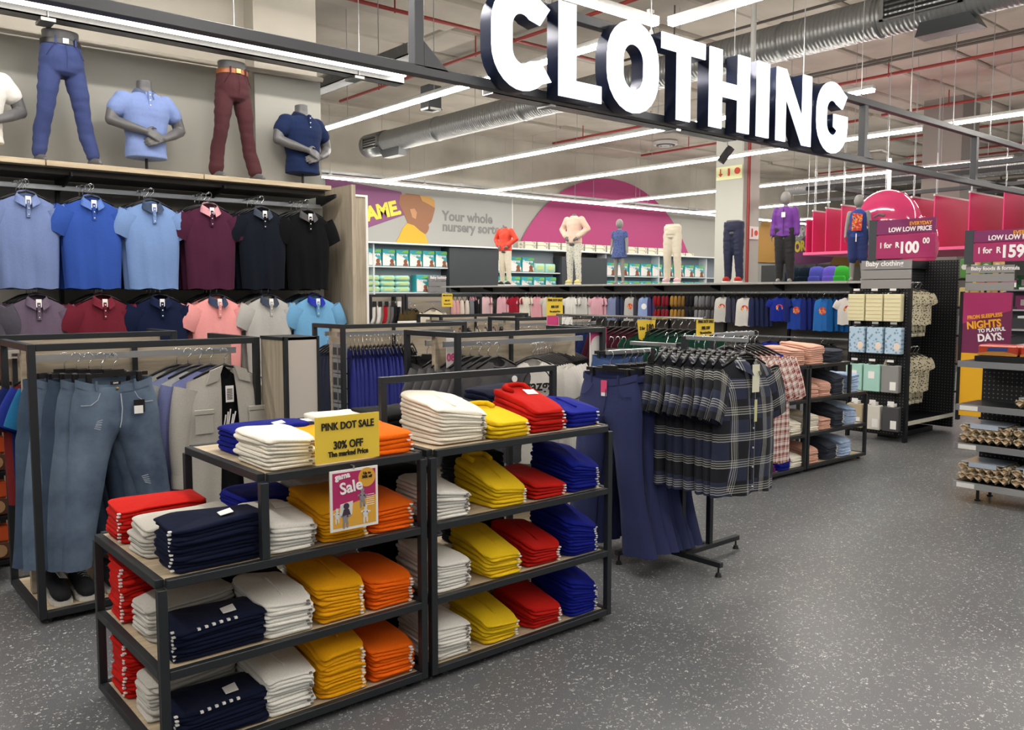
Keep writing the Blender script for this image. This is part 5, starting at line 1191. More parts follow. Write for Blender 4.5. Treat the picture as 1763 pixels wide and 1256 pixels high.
kg(1345, '#1f2f8f', 'royal blue tee with bright motif on the childrenswear wall rail', 'kid', 1, bh='#182468', pr='#1f2f8f', sc=(1.05, 1, .95)); kg(1374, '#27459c', 'mid blue vest with long motif on the childrenswear wall rail', 'tank', 4, bh='#17256b', pr='#27459c', sc=(1, 1, 1.1))
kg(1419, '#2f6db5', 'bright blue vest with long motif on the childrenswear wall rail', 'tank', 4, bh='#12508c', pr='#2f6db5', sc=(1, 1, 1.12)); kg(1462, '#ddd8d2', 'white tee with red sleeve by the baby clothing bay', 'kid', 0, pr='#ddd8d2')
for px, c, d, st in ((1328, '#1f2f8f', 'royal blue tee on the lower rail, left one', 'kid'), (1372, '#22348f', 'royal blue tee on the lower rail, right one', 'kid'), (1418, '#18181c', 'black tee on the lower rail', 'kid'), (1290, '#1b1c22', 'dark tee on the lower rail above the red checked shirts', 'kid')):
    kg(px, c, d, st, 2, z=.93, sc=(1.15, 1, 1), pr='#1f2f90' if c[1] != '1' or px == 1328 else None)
# slippers hanging in two rows
SLM = {}
def slipper_mesh():
    if 'sl' in SLM: return SLM['sl']
    m = MB().loft([[Vector((rx*math.cos(a), ry*math.sin(a)-.0, z)) for a in [2*PI*k/12 for k in range(12)]] for z, rx, ry in ((-.10, .012, .008), (-.09, .03, .018), (-.05, .038, .03), (0, .034, .03), (.05, .036, .02), (.085, .03, .014), (.095, .01, .006))])
    SLM['sl'] = m.mesh('upper', None, True); SLM['st'] = MB().tube([(-.02, 0, .09), (0, 0, .14), (.02, 0, .09)], .004, 5).mesh('loop', BLACK)
    SLM['so'] = MB().tube([(0, .028, -.085), (0, .034, 0), (0, .026, .08)], .022, 8).mesh('sole', None, True); return SLM['sl']
for rw in (0, 1):
    for i, (px, c, d) in enumerate(((1134, '#8c1c20', 'red'), (1148, '#7e1f2e', 'crimson and pink'), (1163, '#9c7434', 'mustard'), (1176, '#7f6030', 'tan'), (1190, '#1c1c20', 'black'), (1205, '#77777a', 'mid grey'), (1217, '#67676a', 'dark grey'), (1227, '#4c4c50', 'charcoal'))):
        y = U(px, 530, 'x', 12.25).y; c = c if not (rw and c[1] in 'cb') else '#2a2124'
        for s_ in (-1, 1):
            t = empty('slipper', (12.2, y+s_*.042, 1.48-.24*rw), -PI/2+.2*s_, '%s slipper hanging in the %s row on the childrenswear wall' % (d if c != '#2a2124' else 'dark '+d, ['upper', 'lower'][rw]), 'slipper', 'pair of slippers')
            add('upper', slipper_mesh(), t, cloth(c)); add('sole', SLM['so'], t, cloth('#2b2a2c')); add('loop', SLM['st'], t)

# ================================================================== MIDDLE GONDOLAS
gondola(3.33, 4.56, 5.98, 6.48, 1.365, 'clothes gondola with royal blue and black dresses on hangers')
DB = mat('royal_viscose', '#141f78', .7, kind='cloth'); DBK = mat('black_viscose', '#121318', .75, kind='cloth')
for q in range(17):
    b = q < 13
    hang('dress', (3.48+.037*q, 6.11, 1.275), PI/2-.35+random.uniform(-.06, .06), DB if b else DBK, '%s long garment in the dense row on the middle gondola' % ('royal blue' if b else 'black'), ('royal blue' if b else 'black')+' garments in a dense row', parts=False, var=q % 3, sc=(.85, .8, 1))
for q in range(5): hang('dress', (3.42+.02*q, 6.38-.02*q, 1.275), .2, mat('ink_cotton', '#141b33', .8, kind='cloth'), 'inky blue garment seen through the gondola open end', 'inky garments at the open end', parts=False, var=q % 3, sc=(.9, .8, .95))
for i in range(2):
    for j in range(5):
        t = empty('underwear_pack', (3.37+.0*i, 6.05+.085*i-.0, .62+.12*j), -PI/2, 'small boxed underwear pack in the rack left of the blue dresses', 'pack', 'boxed underwear packs')
        box('carton', -.038, .038, -.02, .02, 0, .11, mat('pack_grey', '#8a8d90', .5), t); box('printed_panel', -.03, .03, -.022, -.02, .02, .08, mat('pack_dark', '#3a3d42', .5), t)
gondola(3.17, 4.50, 4.26, 4.86, 1.365, 'clothes gondola with charcoal and white T-shirts, black trousers at its open end')
t = empty('header_card', U(1029, 600, 'y', 4.30), label='magenta header card with white arch right of the black T-shirts', cat='sign')
a = U(1015, 672, 'y', 4.30)-t.location; b = U(1043, 563, 'y', 4.30)-t.location
box('card', a.x, b.x, -.004, .004, a.z, b.z, mat('arch_white', '#dcd9d4', .6), t)
hw_ = (b.x-a.x)/2; zc = b.z-.095
MB().ext([(b.x, b.z), (a.x, b.z), (a.x, zc-.03)]+[(a.x+hw_-hw_*math.cos(k/12*PI), zc-.035+hw_*.9*math.sin(k/12*PI)) for k in range(1, 12)]+[(b.x, zc-.03)], 'y', -.0065, -.004).obj('magenta_band', mat('header_pink', '#cf3f7c', .5), t)
CH = mat('acid_charcoal', '#414145', .9, kind='denim')
for q in range(7): 
    o = hang('tee', (3.53-.035*q, 4.31+.05*q, 1.29), 0, CH, 'charcoal washed T-shirt %s on the middle gondola' % ('with white tag at the front' if q == 0 else 'behind the front one'), 'charcoal T-shirts on the gondola', parts=q == 0, tagged=False, var=q % 3)
    if q == 0: box('price_tag', -.02, .02, -.072, -.070, -.36, -.29, PAPER, o); MB().tube([(.10, -.062, -.24), (.10, -.055, -.24)], .022, 12).obj('round_sticker', PAPER, o)
WT = cloth('#dedbd3')
for q in range(15):
    w1 = q < 8
    o = hang('tee', (3.84+.045*q+(.03 if q else 0), 4.31 if q == 0 else 4.36+.022*q, 1.27), -.20 if q == 0 else -.65, WT if w1 else cloth(C_BLK), ('white T-shirt with black round print at the front of the row' if q == 0 else 'white T-shirt hanging edge-on in the row' if w1 else 'black T-shirt hanging edge-on at the row end'), ('white' if w1 else 'black')+' T-shirts on the gondola', parts=q == 0, tagged=False, var=q % 3)
    if q == 0:
        text('gazga', .105, (-.10, -.070, -.31), BTEXT, o, off=.02); MB().tube([(.11*math.cos(k/24*2*PI), -.064, -.28+.12*math.sin(k/24*2*PI)) for k in range(25)], .004, 5).obj('ring_print', BTEXT, o)
for q in range(9):
    trousers((3.27+.055*q, 4.73-.0*q, 1.285), -PI/2+.3, mat('black_trouser', '#232224') if q not in (6,) else mat('brown_trouser', '#5e4630', .8, kind='cloth'), 'black trousers hanging inside the open end of the middle gondola', 'black trousers at the gondola end', det=False, var=q % 2, L=.98, name='trousers', sc=(.8, .8, 1))
t = empty('price_strip', (3.62, 4.80, .7), label='white and magenta price strip inside the middle gondola end', cat='sign'); p = U(776, 600, 'y', 4.5); t.location = (p.x, 4.5, .72)
box('card', -.035, .035, 0, .004, 0, .60, mat('arch_white', '#dcd9d4'), t); box('magenta_band', -.035, .035, -.002, 0, 0, .28, mat('header_pink', '#cf3f7c'), t); text('08', .07, (-.035, -.003, .45), mat('header_pink', '#cf3f7c'), t, off=.02)
# tee stack rails further in
gondola(5.9, 7.28, 8.25, 8.75, 1.365, 'low clothes gondola with cream tops, behind the black trousers'); gondola(5.72, 7.05, 6.66, 7.14, 1.365, 'clothes gondola with small red and white items, centre of the shop')
for q in range(9): hang('tee', (6.0+.13*q, 8.34, 1.27), PI/2-.5, ['#e3dccb', '#d8d2c4', '#b59d93', '#2b2a30'][q % 4], 'cream or dark top on the low gondola behind the black trousers', 'tops on the low cream gondola', parts=False, sc=(.9, .9, .8))
for q in range(10): hang('kid', (5.85+.11*q, 6.74, 1.27), .3, ['#b3272f', '#e4e2dd', '#d8cfc8'][q % 3], 'small red or white top on the centre gondola', 'small tops on the centre gondola', parts=False)
for (px, py, w_, h_, lb) in ((701, 566, 36, 14, 'blank white header card above the blue dresses'), (974, 556, 17, 12, 'small blank white header card mid shop')):
    p = U(px, py, 'y', 6.6); o = box('header_card', p.x-.10, p.x+.10, 6.6, 6.606, 1.24, 1.36, WHITE); tag(o, lb, 'sign')
p = U(914, 556, 'y', 7.0); t = empty('header_card', (p.x, 6.62, 1.18), label='small magenta header card mid shop', cat='sign'); box('card', -.11, .11, 0, .006, 0, .2, mat('arch_white', '#dcd9d4'), t); box('magenta_band', -.11, .11, -.003, 0, .09, .2, mat('header_pink', '#cf3f7c'), t)
# tall rear fixtures left of the childrenswear wall
def small_bay(x0, x1, y, z, label): t = fixture('accessory_bay', (x0, y, 0), label, 'shelving'); o = t.location; bars(t, rect_frame(x0, x1, y, y+.4, .03, z, .04)); box('back_panel', .04, x1-x0-.04, .36, .38, .1, z-.04, mat('taupe_light', '#a79f92', .6), t); box('hang_rail', .04, x1-x0-.04, .10, .12, z-.14, z-.11, RAILM, t); return t
YB = 12.0
xa, xb, xc = U(637, 508, 'y', YB).x, U(697, 508, 'y', YB).x, U(830, 508, 'y', YB).x
small_bay(xa, xb, YB, 1.60, 'rear bay with hanging socks beside the oak column'); small_bay(xb+.02, xc, YB, 1.60, 'rear bay with olive and cream tops and baby slippers')
for i, (px, c, d) in enumerate(((644, '#e8e6e2', 'white'), (654, '#ebe9e6', 'ivory'), (665, '#b3202c', 'red'), (676, '#6d6a70', 'grey'), (687, '#16161a', 'black'))):
    for j in range(2):
        x = U(px, 520, 'y', YB).x; t = empty('sock_pair', (x, YB+.03, 1.42-.44*j), .1, '%s socks hanging in the %s row of the rear bay' % (d, ['upper', 'lower'][j]), 'socks')
        m = MB(); m.tube([(0, 0, 0), (0, 0, -.16), (-.03, -.02, -.24), (-.06, -.02, -.30)], .032, 8, True, .026); m.obj('sock', cloth(c), t, True); MB().tube([(.03, .03, 0), (.03, .03, -.16), (.0, .01, -.24), (-.03, .01, -.30)], .032, 8, True, .026).obj('sock', cloth(c), t, True); box('header_card', -.04, .04, -.036, -.033, -.02, .07, BLACK if i != 4 else WHITE, t)
for i, px in enumerate((704, 712, 720)): hang('tee', (U(px, 520, 'y', YB).x, YB+.05+.03*i, 1.46), .5, '#4f4024', 'olive brown top in the rear bay', 'olive tops in the rear bay', parts=False)
hang('tee', (U(746, 520, 'y', YB).x, YB+.02, 1.46), 0, '#e3ddcc', 'cream T-shirt facing forward in the rear bay', None, parts=False)
for i, px in enumerate((782, 789, 797, 806, 814, 822)):
    t = empty('slipper', (U(px, 520, 'y', YB).x, YB+.03, 1.36), .2*(i % 2), 'small %s baby slipper hanging in the rear bay' % ['pink', 'pink', 'cream', 'cream', 'grey', 'black'][i], 'slipper', 'baby slippers in the rear bay'); add('upper', slipper_mesh(), t, cloth(['#dfb0b0', '#dba8a8', '#e6d9cc', '#e0d6cc', '#7c8086', '#1b1b1e'][i])); add('sole', SLM['so'], t, cloth('#2b2a2c')); add('loop', SLM['st'], t); t.scale = (1.3, 1.3, 1.5)
# straight rails mid right
t = empty('clothes_rail', (5.75, 4.9, 0), label='straight chrome clothes rail with maroon and green shirts behind the four-way rack', cat='clothes rack')
MB().tube([(0, -.55, 1.40), (0, 1.2, 1.40)], .014, 8).obj('hang_rail', CHROME, t)
for y in (-.5, 1.15): MB().tube([(0, y, .03), (0, y, 1.40)], .014, 8).obj('upright', CHROME, t); MB().tube([(-.25, y, .02), (.25, y, .02)], .016, 8).obj('foot_bar', CHROME, t)
for q in range(20):
    c, d = (('#1b2450', 'dark blue') if q < 8 else ('#3d1420', 'maroon') if q < 13 else ('#12392b', 'bottle green'))
    hang('shirt', (5.75, 6.0-.083*q, 1.40), -PI/2+.9, c, d+' shirt on the chrome rail behind the four-way rack', d+' shirts on the chrome rail', parts=False, sc=(.9, .8, 1))
for q in range(9): trousers((4.26+.022*q, 3.98-.008*q+.03*(q % 2), 1.315), -PI/2+.5, mat('mid_denim', '#2e4672', .85, kind='denim'), 'mid blue jeans on the rail behind the navy trousers', 'mid blue jeans behind the navy trousers', det=False, var=q % 2, L=.8, name='jeans', sc=(.7, .6, 1)) if q < 6 else None
def ycard(px0, px1, py0, py1, Y, lines, label, bow=0):
    a, b = U(px0, py1, 'y', Y), U(px1, py0, 'y', Y); t = empty('sale_card', (a.x, Y, a.z), label=label, cat='sign'); w_, h_ = b.x-a.x, b.z-a.z
    MB().ext([(w_*bow, 0), (w_*(1-bow), 0), (w_, h_), (0, h_)], 'y', 0, .004).obj('card', YEL, t)
    for s, sz, zz, *xx in lines: text(s, sz*w_, (w_*(xx[0] if xx else .5), -.004, h_*zz), BTEXT, t, align='CENTER', sx=.82, off=.02)
    MB().tube([(w_/2, .008, h_*.5), (w_/2, .008, h_+.02)], .004, 6).obj('clip', CHROME, t)
PD = [('PINK DOT SALE', .15, .80), ('30% OFF', .16, .42), ('The marked Price', .11, .18)]
ycard(1097, 1129, 550, 586, 4.9, [('2 for', .17, .52, .26), ('180', .34, .47, .66)], 'yellow card reading 2 for 180 above the navy trousers', .12)
ycard(1199, 1230, 549, 580, 4.05, PD, 'yellow sale card above the checked shirts'); ycard(941, 969, 512, 543, 8.2, PD, 'yellow sale card over the centre gondola'); ycard(761, 779, 505, 528, 11.7, PD, 'small yellow sale card in front of the rear bay')
# gondola behind the jeans with boxed belts, and orange packs at the left edge
gb = gondola(.16, 1.96, 5.69, 6.2, 1.365, 'accessories gondola behind the jeans with boxed belts on a rail')
for q in range(9):
    t = empty('boxed_belt', (.80+.125*q, 5.84, 1.22), 0, 'clear boxed belt on the rail behind the jeans gondola', 'accessory', 'boxed belts behind the jeans')
    box('carton', -.055, .055, -.02, .02, 0, .045, mat('clear_carton', '#cfc8bb', .3), t); box('buckle', -.02, .02, -.024, -.02, .012, .03, mat('dark_sheet', '#4b4e50'), t)
ORP = mat('orange_pack', '#c8501e', .5); BRP = mat('brown_pack', '#5b3a28', .5)
t = empty('side_shelving', (.0, 5.0, 0), label='narrow shelving with orange packs at the far left edge', cat='shelving'); p = U(8, 700, 'y', 5.4); t.location = (p.x-.1, 5.4, 0)
for j in range(5): box('shelf_board', -.3, .14, 0, .4, .10+.25*j, .12+.25*j, DARKB, t)
box('upright', -.3, -.27, .36, .4, 0, 1.3, DARKB, t); box('upright', .11, .14, .36, .4, 0, 1.3, DARKB, t)
for j in range(5):
    for i in range(3):
        k = empty('snack_pack', (p.x-.1-.19+.12*i, 5.43, .122+.25*j), 0, 'orange and brown pack on shelf %s at the far left edge' % ['one', 'two', 'three', 'four', 'five'][j], 'pack', 'orange packs on left shelf %d' % j)
        box('pack', -.05, .05, 0, .08, 0, .10, BRP, k, .008); box('top_band', -.05, .05, -.002, .08, .10, .19, ORP, k, .008); MB().tube([(0, -.006, .05), (0, .0, .05)], .035, 12).obj('picture', mat('tan_print', '#b08a62', .6), k)
# ================================================================== NURSERY BACK WALL
NY = 18.3
t = empty('nursery_shelving', (8.9, NY, 0), label='long white nursery shelving along the back wall under the banner', cat='shelving')
GP = mat('cool_grey_panel', '#9aa3ac', .6); DP = mat('slate_panel', '#3c4147', .6); SHW = mat('white_shelf', '#dfe3e6', .45)
def nb(n, x0, x1, y0, y1, z0, z1, m, b=0): return box(n, x0-8.9, x1-8.9, y0-NY, y1-NY, z0, z1, m, t, b)
segs = [(8.9, 11.1), (11.1, 13.35), (15.0, 17.4), (19.3, 21.8), (21.8, 24.3), (24.3, 27)]
for a, b in segs:
    nb('back_panel', a+.01, b-.01, 18.62, 18.66, .1, 2.84, GP)
    for z in (.5, 1.05, 1.66, 2.30 if a < 14 else 2.23 if a < 18 else 2.18): nb('shelf_board', a+.02, b-.02, NY, 18.62, z-.03, z, SHW)
    nb('upright', a-.02, a+.02, 18.3, 18.66, 0, 2.84, SHW)
for a, b in ((13.35, 15.0), (17.4, 19.3)): nb('dark_panel', a, b, 18.25, 18.66, 0, 2.82 if a < 15 else 2.70, DP)
nb('ledge', 8.9, 27, 18.2, 18.95, 2.845, 2.885, SHW)
TEAL = mat('nappy_teal', '#37a9b4', .5); TEAL2 = mat('nappy_mint', '#a9dccb', .5); SWO = mat('nappy_green', '#7fc04a', .5); BRN = mat('printed_skin', '#8a5236', .6)
def pack_meshes(w, h):
    k = ('nap', w, h)
    if k in _G: return _G[k]
    a = MB().box(-w/2, w/2, 0, .25, 0, h, .015).mesh('pack', TEAL)
    s = MB().ext([(-w*.48, h*.04), (w*.48, h*.04), (w*.48, h*.30)]+[(w*.48-w*.96*i/8, h*(.30+.38*math.sin(i/8*PI/2))) for i in range(1, 9)], 'y', -.006, -.001).mesh('white_swoosh', WHITE)
    g = MB().ext([(-w*.1, h*.82), (w*.48, h*.80), (w*.48, h*.95), (.05, h*.95)], 'y', -.006, -.001).mesh('green_flash', SWO)
    b = MB().ext([(w*.22+w*.15*math.cos(q/12*2*PI), h*.30+w*.16*math.sin(q/12*2*PI)) for q in range(12)], 'y', -.009, -.006).mesh('printed_baby', BRN)
    b2 = MB().ext([(w*.02, h*.04), (w*.44, h*.04), (w*.38, h*.2), (w*.08, h*.18)], 'y', -.009, -.006).mesh('printed_baby', BRN)
    cu = bpy.data.curves.new('t', 'FONT'); cu.body = 'Pampers'; cu.size = w*.24; cu.offset = .004; cu.extrude = .002; cu.align_x = 'CENTER'; tx = from_curve(cu, 'lettering', WHITE)
    _G[k] = (a, s, g, b, b2, tx); return _G[k]
def nappy(x, y, z, w, h, label, group, rz=0):
    k = empty('nappy_pack', (x, y, z), rz, label, 'pack', group); P = pack_meshes(w, h)
    add('pack', P[0], k); add('white_swoosh', P[1], k); add('green_flash', P[2], k); add('printed_baby', P[3], k); add('printed_baby', P[4], k); add('lettering', P[5], k, loc=(-.02, -.008, h*.62), rot=(PI/2, 0, 0))
for i in range(7): nappy(10.75+.40*i, 18.33, 2.30, .37, .42, 'teal and white nappy pack on the top nursery shelf, left section', 'nappy packs, left section top shelf')
for i in range(2): nappy(12.55+.40*i, 18.33, 1.66, .37, .44, 'teal nappy pack on the second nursery shelf beside grey sign', 'nappy packs, left section second shelf')
def softpack(x, y, z, w, h, label, group, m=None):
    k = empty('wipes_pack', (x, y, z), 0, label, 'pack', group); MB().box(-w/2, w/2, 0, .25, 0, h, .04).obj('pack', m or TEAL2, k, True); box('print_band', -w*.3, w*.3, -.004, .001, h*.3, h*.75, mat('pale_lime', '#c9dd8f', .5), k)
for j in range(3):
    for i in range(4): softpack(10.65+.44*i, 18.33, 1.66+.14*j, .42, .135, 'mint soft nappy pack in the low three-high stack, left section', 'mint packs in three-high stack')
for i in range(3): nappy(15.2+.48*i, 18.33, 2.23, .44, .42, 'teal nappy pack behind the red jacket mannequin', 'nappy packs, second section')
for i in range(3): softpack(16.2+.42*i, 18.33, 2.23, .4, .26, 'pale mint pack with baby faces, second section', 'pale mint packs, second section')
for i in range(5): nappy(15.2+.46*i, 18.33, 1.66, .42, .44, 'teal nappy pack on the lower shelf, second section', 'nappy packs, second section lower shelf')
for i in range(9): nappy(19.55+.55*i, 18.33, 2.18, .5, .40, 'teal nappy pack on the shelf under the dome', 'nappy packs under the dome')
for i in range(9): nappy(19.55+.55*i, 18.33, 1.66, .5, .36, 'teal nappy pack on the lower shelf under the dome', 'nappy packs under the dome, lower')
for i in range(16):
    for j in range(2 if i < 13 else 1):
        k = empty('nursery_box', (16.3+.48*i, 18.4, 2.887+.11*j), 0, 'cream spotted nursery box in the low stack on the white ledge', 'box', 'spotted boxes on the ledge'); box('carton', -.22, .22, 0, .3, 0, .105, mat('spotted_cream', '#d7cfba', .7, kind='print', bscale=7), k, .01)
t = empty('section_sign', U(738, 503, 'y', 18.25), label='dark grey slatted Baby clothing sign in front of the nursery shelves', cat='sign'); b_ = U(768, 474, 'y', 18.25)-t.location
for k in range(3): box('slat', 0, b_.x, 0, .02, b_.z*(k/3)+.008, b_.z*((k+1)/3)-.004, mat('sign_slat', '#7d7c7e', .5), t)
text('Baby bathing', .10, (.05, -.004, b_.z*.80), WTEXT, t, off=.02)
# banner (flat print on the wall)
BY = 18.93
x0, x1 = 8.5, 16.05; zb, zt_ = 2.92, 4.33
bn = empty('wall_banner', (x0, BY, zb), label='wide pale grey wall banner with a smiling child in profile', cat='banner')
def bp(px, py): p = U(px, py, 'y', BY); return (p.x-x0, p.z-zb)
box('board', 0, x1-x0, -.01, .01, 0, zt_-zb, mat('banner_grey', '#9fa19d', .6), bn); box('frame_edge', x1-x0, x1-x0+.03, -.02, .01, 0, zt_-zb, ALU, bn)
def flat(pxs, m, dy, nm, parent=None, f=bp): return MB().ext([f(*q) for q in pxs], 'y', -.012-.004*dy, -.010-.004*(dy-1)).obj(nm, m, parent or bn)
flat([(560, 300), (600, 313), (690, 330), (705, 367), (630, 393), (560, 412)], mat('banner_plum', '#7f4a74', .6), 1, 'plum_panel')
a_ = bp(632, 384); text('AME.', .48, (a_[0]+.0, -.02, a_[1]+.06), mat('banner_yellow', '#e6d64a', .6), bn, off=.05, tilt=.24, name='lettering'); text('S', .48, (a_[0]-.33, -.02, a_[1]-.04), mat('banner_yellow', '#e6d64a'), bn, off=.05, tilt=.24)
SK = mat('banner_skin', '#8f6245', .6); SK2 = mat('banner_skin_light', '#b58a48', .6)
flat([(688, 336), (700, 333), (722, 336), (740, 339), (747, 345), (748, 360), (745, 372), (742, 382), (737, 386), (738, 392), (736, 398), (732, 403), (722, 398), (712, 392), (703, 388), (699, 378), (692, 362), (686, 350)], SK, 2, 'printed_child')
flat([(722, 336), (740, 339), (747, 345), (748, 358), (738, 352), (726, 346)], SK2, 3, 'printed_highlight'); flat([(705, 360), (713, 359), (717, 366), (715, 377), (709, 374)], mat('banner_ear', '#b98760', .6), 3, 'printed_ear')
flat([(700, 384), (712, 388), (722, 397), (731, 403), (737, 420.5), (680, 418.2), (686, 408), (693, 392)], mat('banner_yellow_shirt', '#cfa42a', .6), 3, 'printed_shirt')
g_ = mat('banner_text_grey', '#777978', .6)
q = bp(761, 380); text('Your whole', .36, (q[0], -.016, q[1]+.02), g_, bn, off=.03); q = bp(761, 395); text('nursery sorted', .36, (q[0], -.016, q[1]-.03), g_, bn, off=.03)
dm = [(20.2+4.5*math.cos(a)-20.2, .73+4.5*math.sin(a)-2.9) for a in [math.radians(29.2+(180-58.4)*k/48) for k in range(49)]]
dmo = empty('wall_decal', (20.2, BY, 2.9), label='huge magenta half-round painted on the nursery back wall', cat='decal'); MB().ext(dm, 'y', -.006, .0).obj('disc', mat('dome_magenta', '#a83a72', .65), dmo)
# second far banner
x0, zb = 28.0, 2.82
b2 = empty('wall_banner', (x0, BY, zb), label='far plum and yellow banner behind the purple jacket figure', cat='banner')
box('board', 0, 9.5, -.01, .01, 0, 1.7, mat('banner_grey', '#b8bab5'), b2); MB().ext([(1.6, 0), (4.5, 1.7), (9.5, 1.7), (9.5, .55), (4.2, 0)], 'y', -.016, -.01).obj('plum_panel', mat('banner_plum', '#7f4a74'), b2)
MB().ext([(.1, 0), (2.0, 0), (2.3, .8), (1.8, 1.6), (.5, 1.6), (.1, .9)], 'y', -.016, -.01).obj('printed_child', SK2, b2); MB().ext([(5.4, 0), (8.6, 0), (8.2, .55), (6, .6)], 'y', -.018, -.016).obj('printed_child', SK2, b2)
text('SUPER', .52, (2.6, -.02, 1.02), WTEXT, b2, off=.04, tilt=.15); text('FOR SCHOOL', .55, (2.5, -.02, .42), mat('banner_yellow', '#e6d64a'), b2, off=.05, tilt=.15)
# backpacks and dark monitor behind the jacket figure
o = box('storage_case', 13.5, 14.3, U(1330, 470, 'x', 13.6).y-.9, U(1316, 470, 'x', 13.6).y, 0, 2.12, mat('dark_sheet', '#4b4e50')); tag(o, 'dark grey case behind the purple jacket figure', 'case')
o = box('backpack_shelf', 13.3, 14.0, 6.4, 10.4, 1.70, 1.74, SHELFG); tag(o, 'shelf carrying backpacks behind the childrenswear wall', 'shelf')
for i, (px, c, d) in enumerate(((1372, '#132433', 'dark navy'), (1392, '#0f1d2c', 'black-blue'), (1412, '#5257b5', 'violet blue'), (1437, '#6a5cc8', 'lilac'), (1455, '#3fae3c', 'green'))):
    y = U(px, 470, 'x', 13.6).y; t = empty('backpack', (13.5, y, 1.74), -PI/2, d+' backpack standing behind the childrenswear wall', 'backpack')
    MB().loft([ell((0, 0, z), rx, ry, 16, 2.6) for z, rx, ry in ((0, .13, .07), (.05, .16, .09), (.22, .16, .085), (.31, .12, .06), (.335, .05, .03))]).obj('bag', cloth(c), t, True); MB().loft([ell((0, -.09, z), rx, .03, 14, 2.6) for z, rx in ((.02, .10), (.05, .12), (.14, .12), (.17, .09))]).obj('front_pocket', cloth(c), t, True); MB().tube([(-.03, 0, .33), (0, 0, .37), (.03, 0, .33)], .006, 6).obj('handle', BLACK, t)

# ================================================================== BABY CLOTHING END BAY
BX = 9.2; PEG = mat('black_pegboard', '#1b1d21', .45, kind='peg', bscale='y'); PEGX = mat('black_pegboard_side', '#1b1d21', .45, kind='peg', bscale='x')
t = empty('pegboard_bay', (BX, 4.25, 0), label='black pegboard bay with baby packs on its end and leopard print sets', cat='shelving')
box('end_board', .0, .03, 0.03, .66, .06, 1.66, PEGX, t); box('end_post', -.03, .03, 0, .03, 0, 1.70, DARKB, t); box('end_post', -.02, .02, .12, .135, .05, 1.66, DARKB, t); box('end_post', -.02, .03, .66, .69, 0, 1.66, DARKB, t)
box('back_board', .04, 1.21, .42, .45, .10, 1.96, PEG, t); box('side_board', 1.19, 1.22, .02, .45, .05, 2.0, PEGX, t); box('top_board', .04, 1.2, .36, .45, 1.9, 1.99, DARKB, t)
box('base_shelf', .05, 1.19, .02, .42, .19, .215, DARKB, t); box('price_rail', .03, 1.20, -.005, .015, .185, .225, mat('price_rail_white', '#dad8c8', .4), t); box('plinth', .2, 1.1, .2, .42, .0, .06, DARKB, t)
GSL = mat('sign_slat_grey', '#908e8d', .5)
def slats(x, ya, yb, za, zb, label, s, sz):                 # slatted header facing -X, text line on the top slat
    t = empty('section_sign', (x, yb, za), label=label, cat='sign'); h = (zb-za)/3
    for k in range(3): box('slat', 0, .02, 0, ya-yb, h*k+.004, h*(k+1)-.004, GSL, t, .002)
    text(s, sz, (-.003, (ya-yb)-.05, h*2+h*.38), WTEXT, t, 'x', off=.02); return t
slats(BX-.04, 4.80, 4.245, 1.66, 1.975, 'grey slatted Baby clothing sign on top of the black bay', 'Baby clothing', .078)
def price(x, ya, yb, za, zb, a, label, cents):
    t = empty('price_sign', (x, yb, za), label=label, cat='sign'); W = ya-yb; H_ = zb-za
    box('holder', .01, .05, W, W+.09, -.02, H_+.01, mat('slate_panel', '#3c4147'), t); box('plate', 0, .03, 0, W, 0, H_*.60, mat('price_magenta', '#a52a62', .45), t, .003); box('plate', 0, .03, 0, W, H_*.62, H_, mat('price_plum', '#7e2a60', .45), t, .003)
    text('EVERYDAY', W*.085, (-.003, W*.06, H_*.83), YTEXT, t, 'x', off=.025, sx=.9, align='RIGHT'); text('LOW LOW PRICE', W*.105, (-.003, W*.06, H_*.685), WTEXT, t, 'x', off=.03, sx=.88, align='RIGHT')
    text('1 for  R', W*.13, (-.003, W*.94, H_*.28), WTEXT, t, 'x', off=.03, sx=.85); text(a, W*.26, (-.003, W*.60, H_*.14), WTEXT, t, 'x', off=.04, sx=.88); text(cents, W*.13, (-.003, W*.20, H_*.36), WTEXT, t, 'x', off=.03, sx=.88)
price(BX-.06, 4.63, 4.0, 1.985, 2.40, '100', 'magenta price sign reading 1 for R 100 over the baby clothing bay', '00')
rows = [(1.62, .31, '#e5ddb6', 'yellow striped', 3, .20), (1.26, .30, '#b9d2e6', 'pale blue cloud print', 3, .19), (.85, .31, '#a9d6c9', 'mint', 3, .20), (.40, .28, '#b9b4ab', 'grey and cream', 3, .19)]
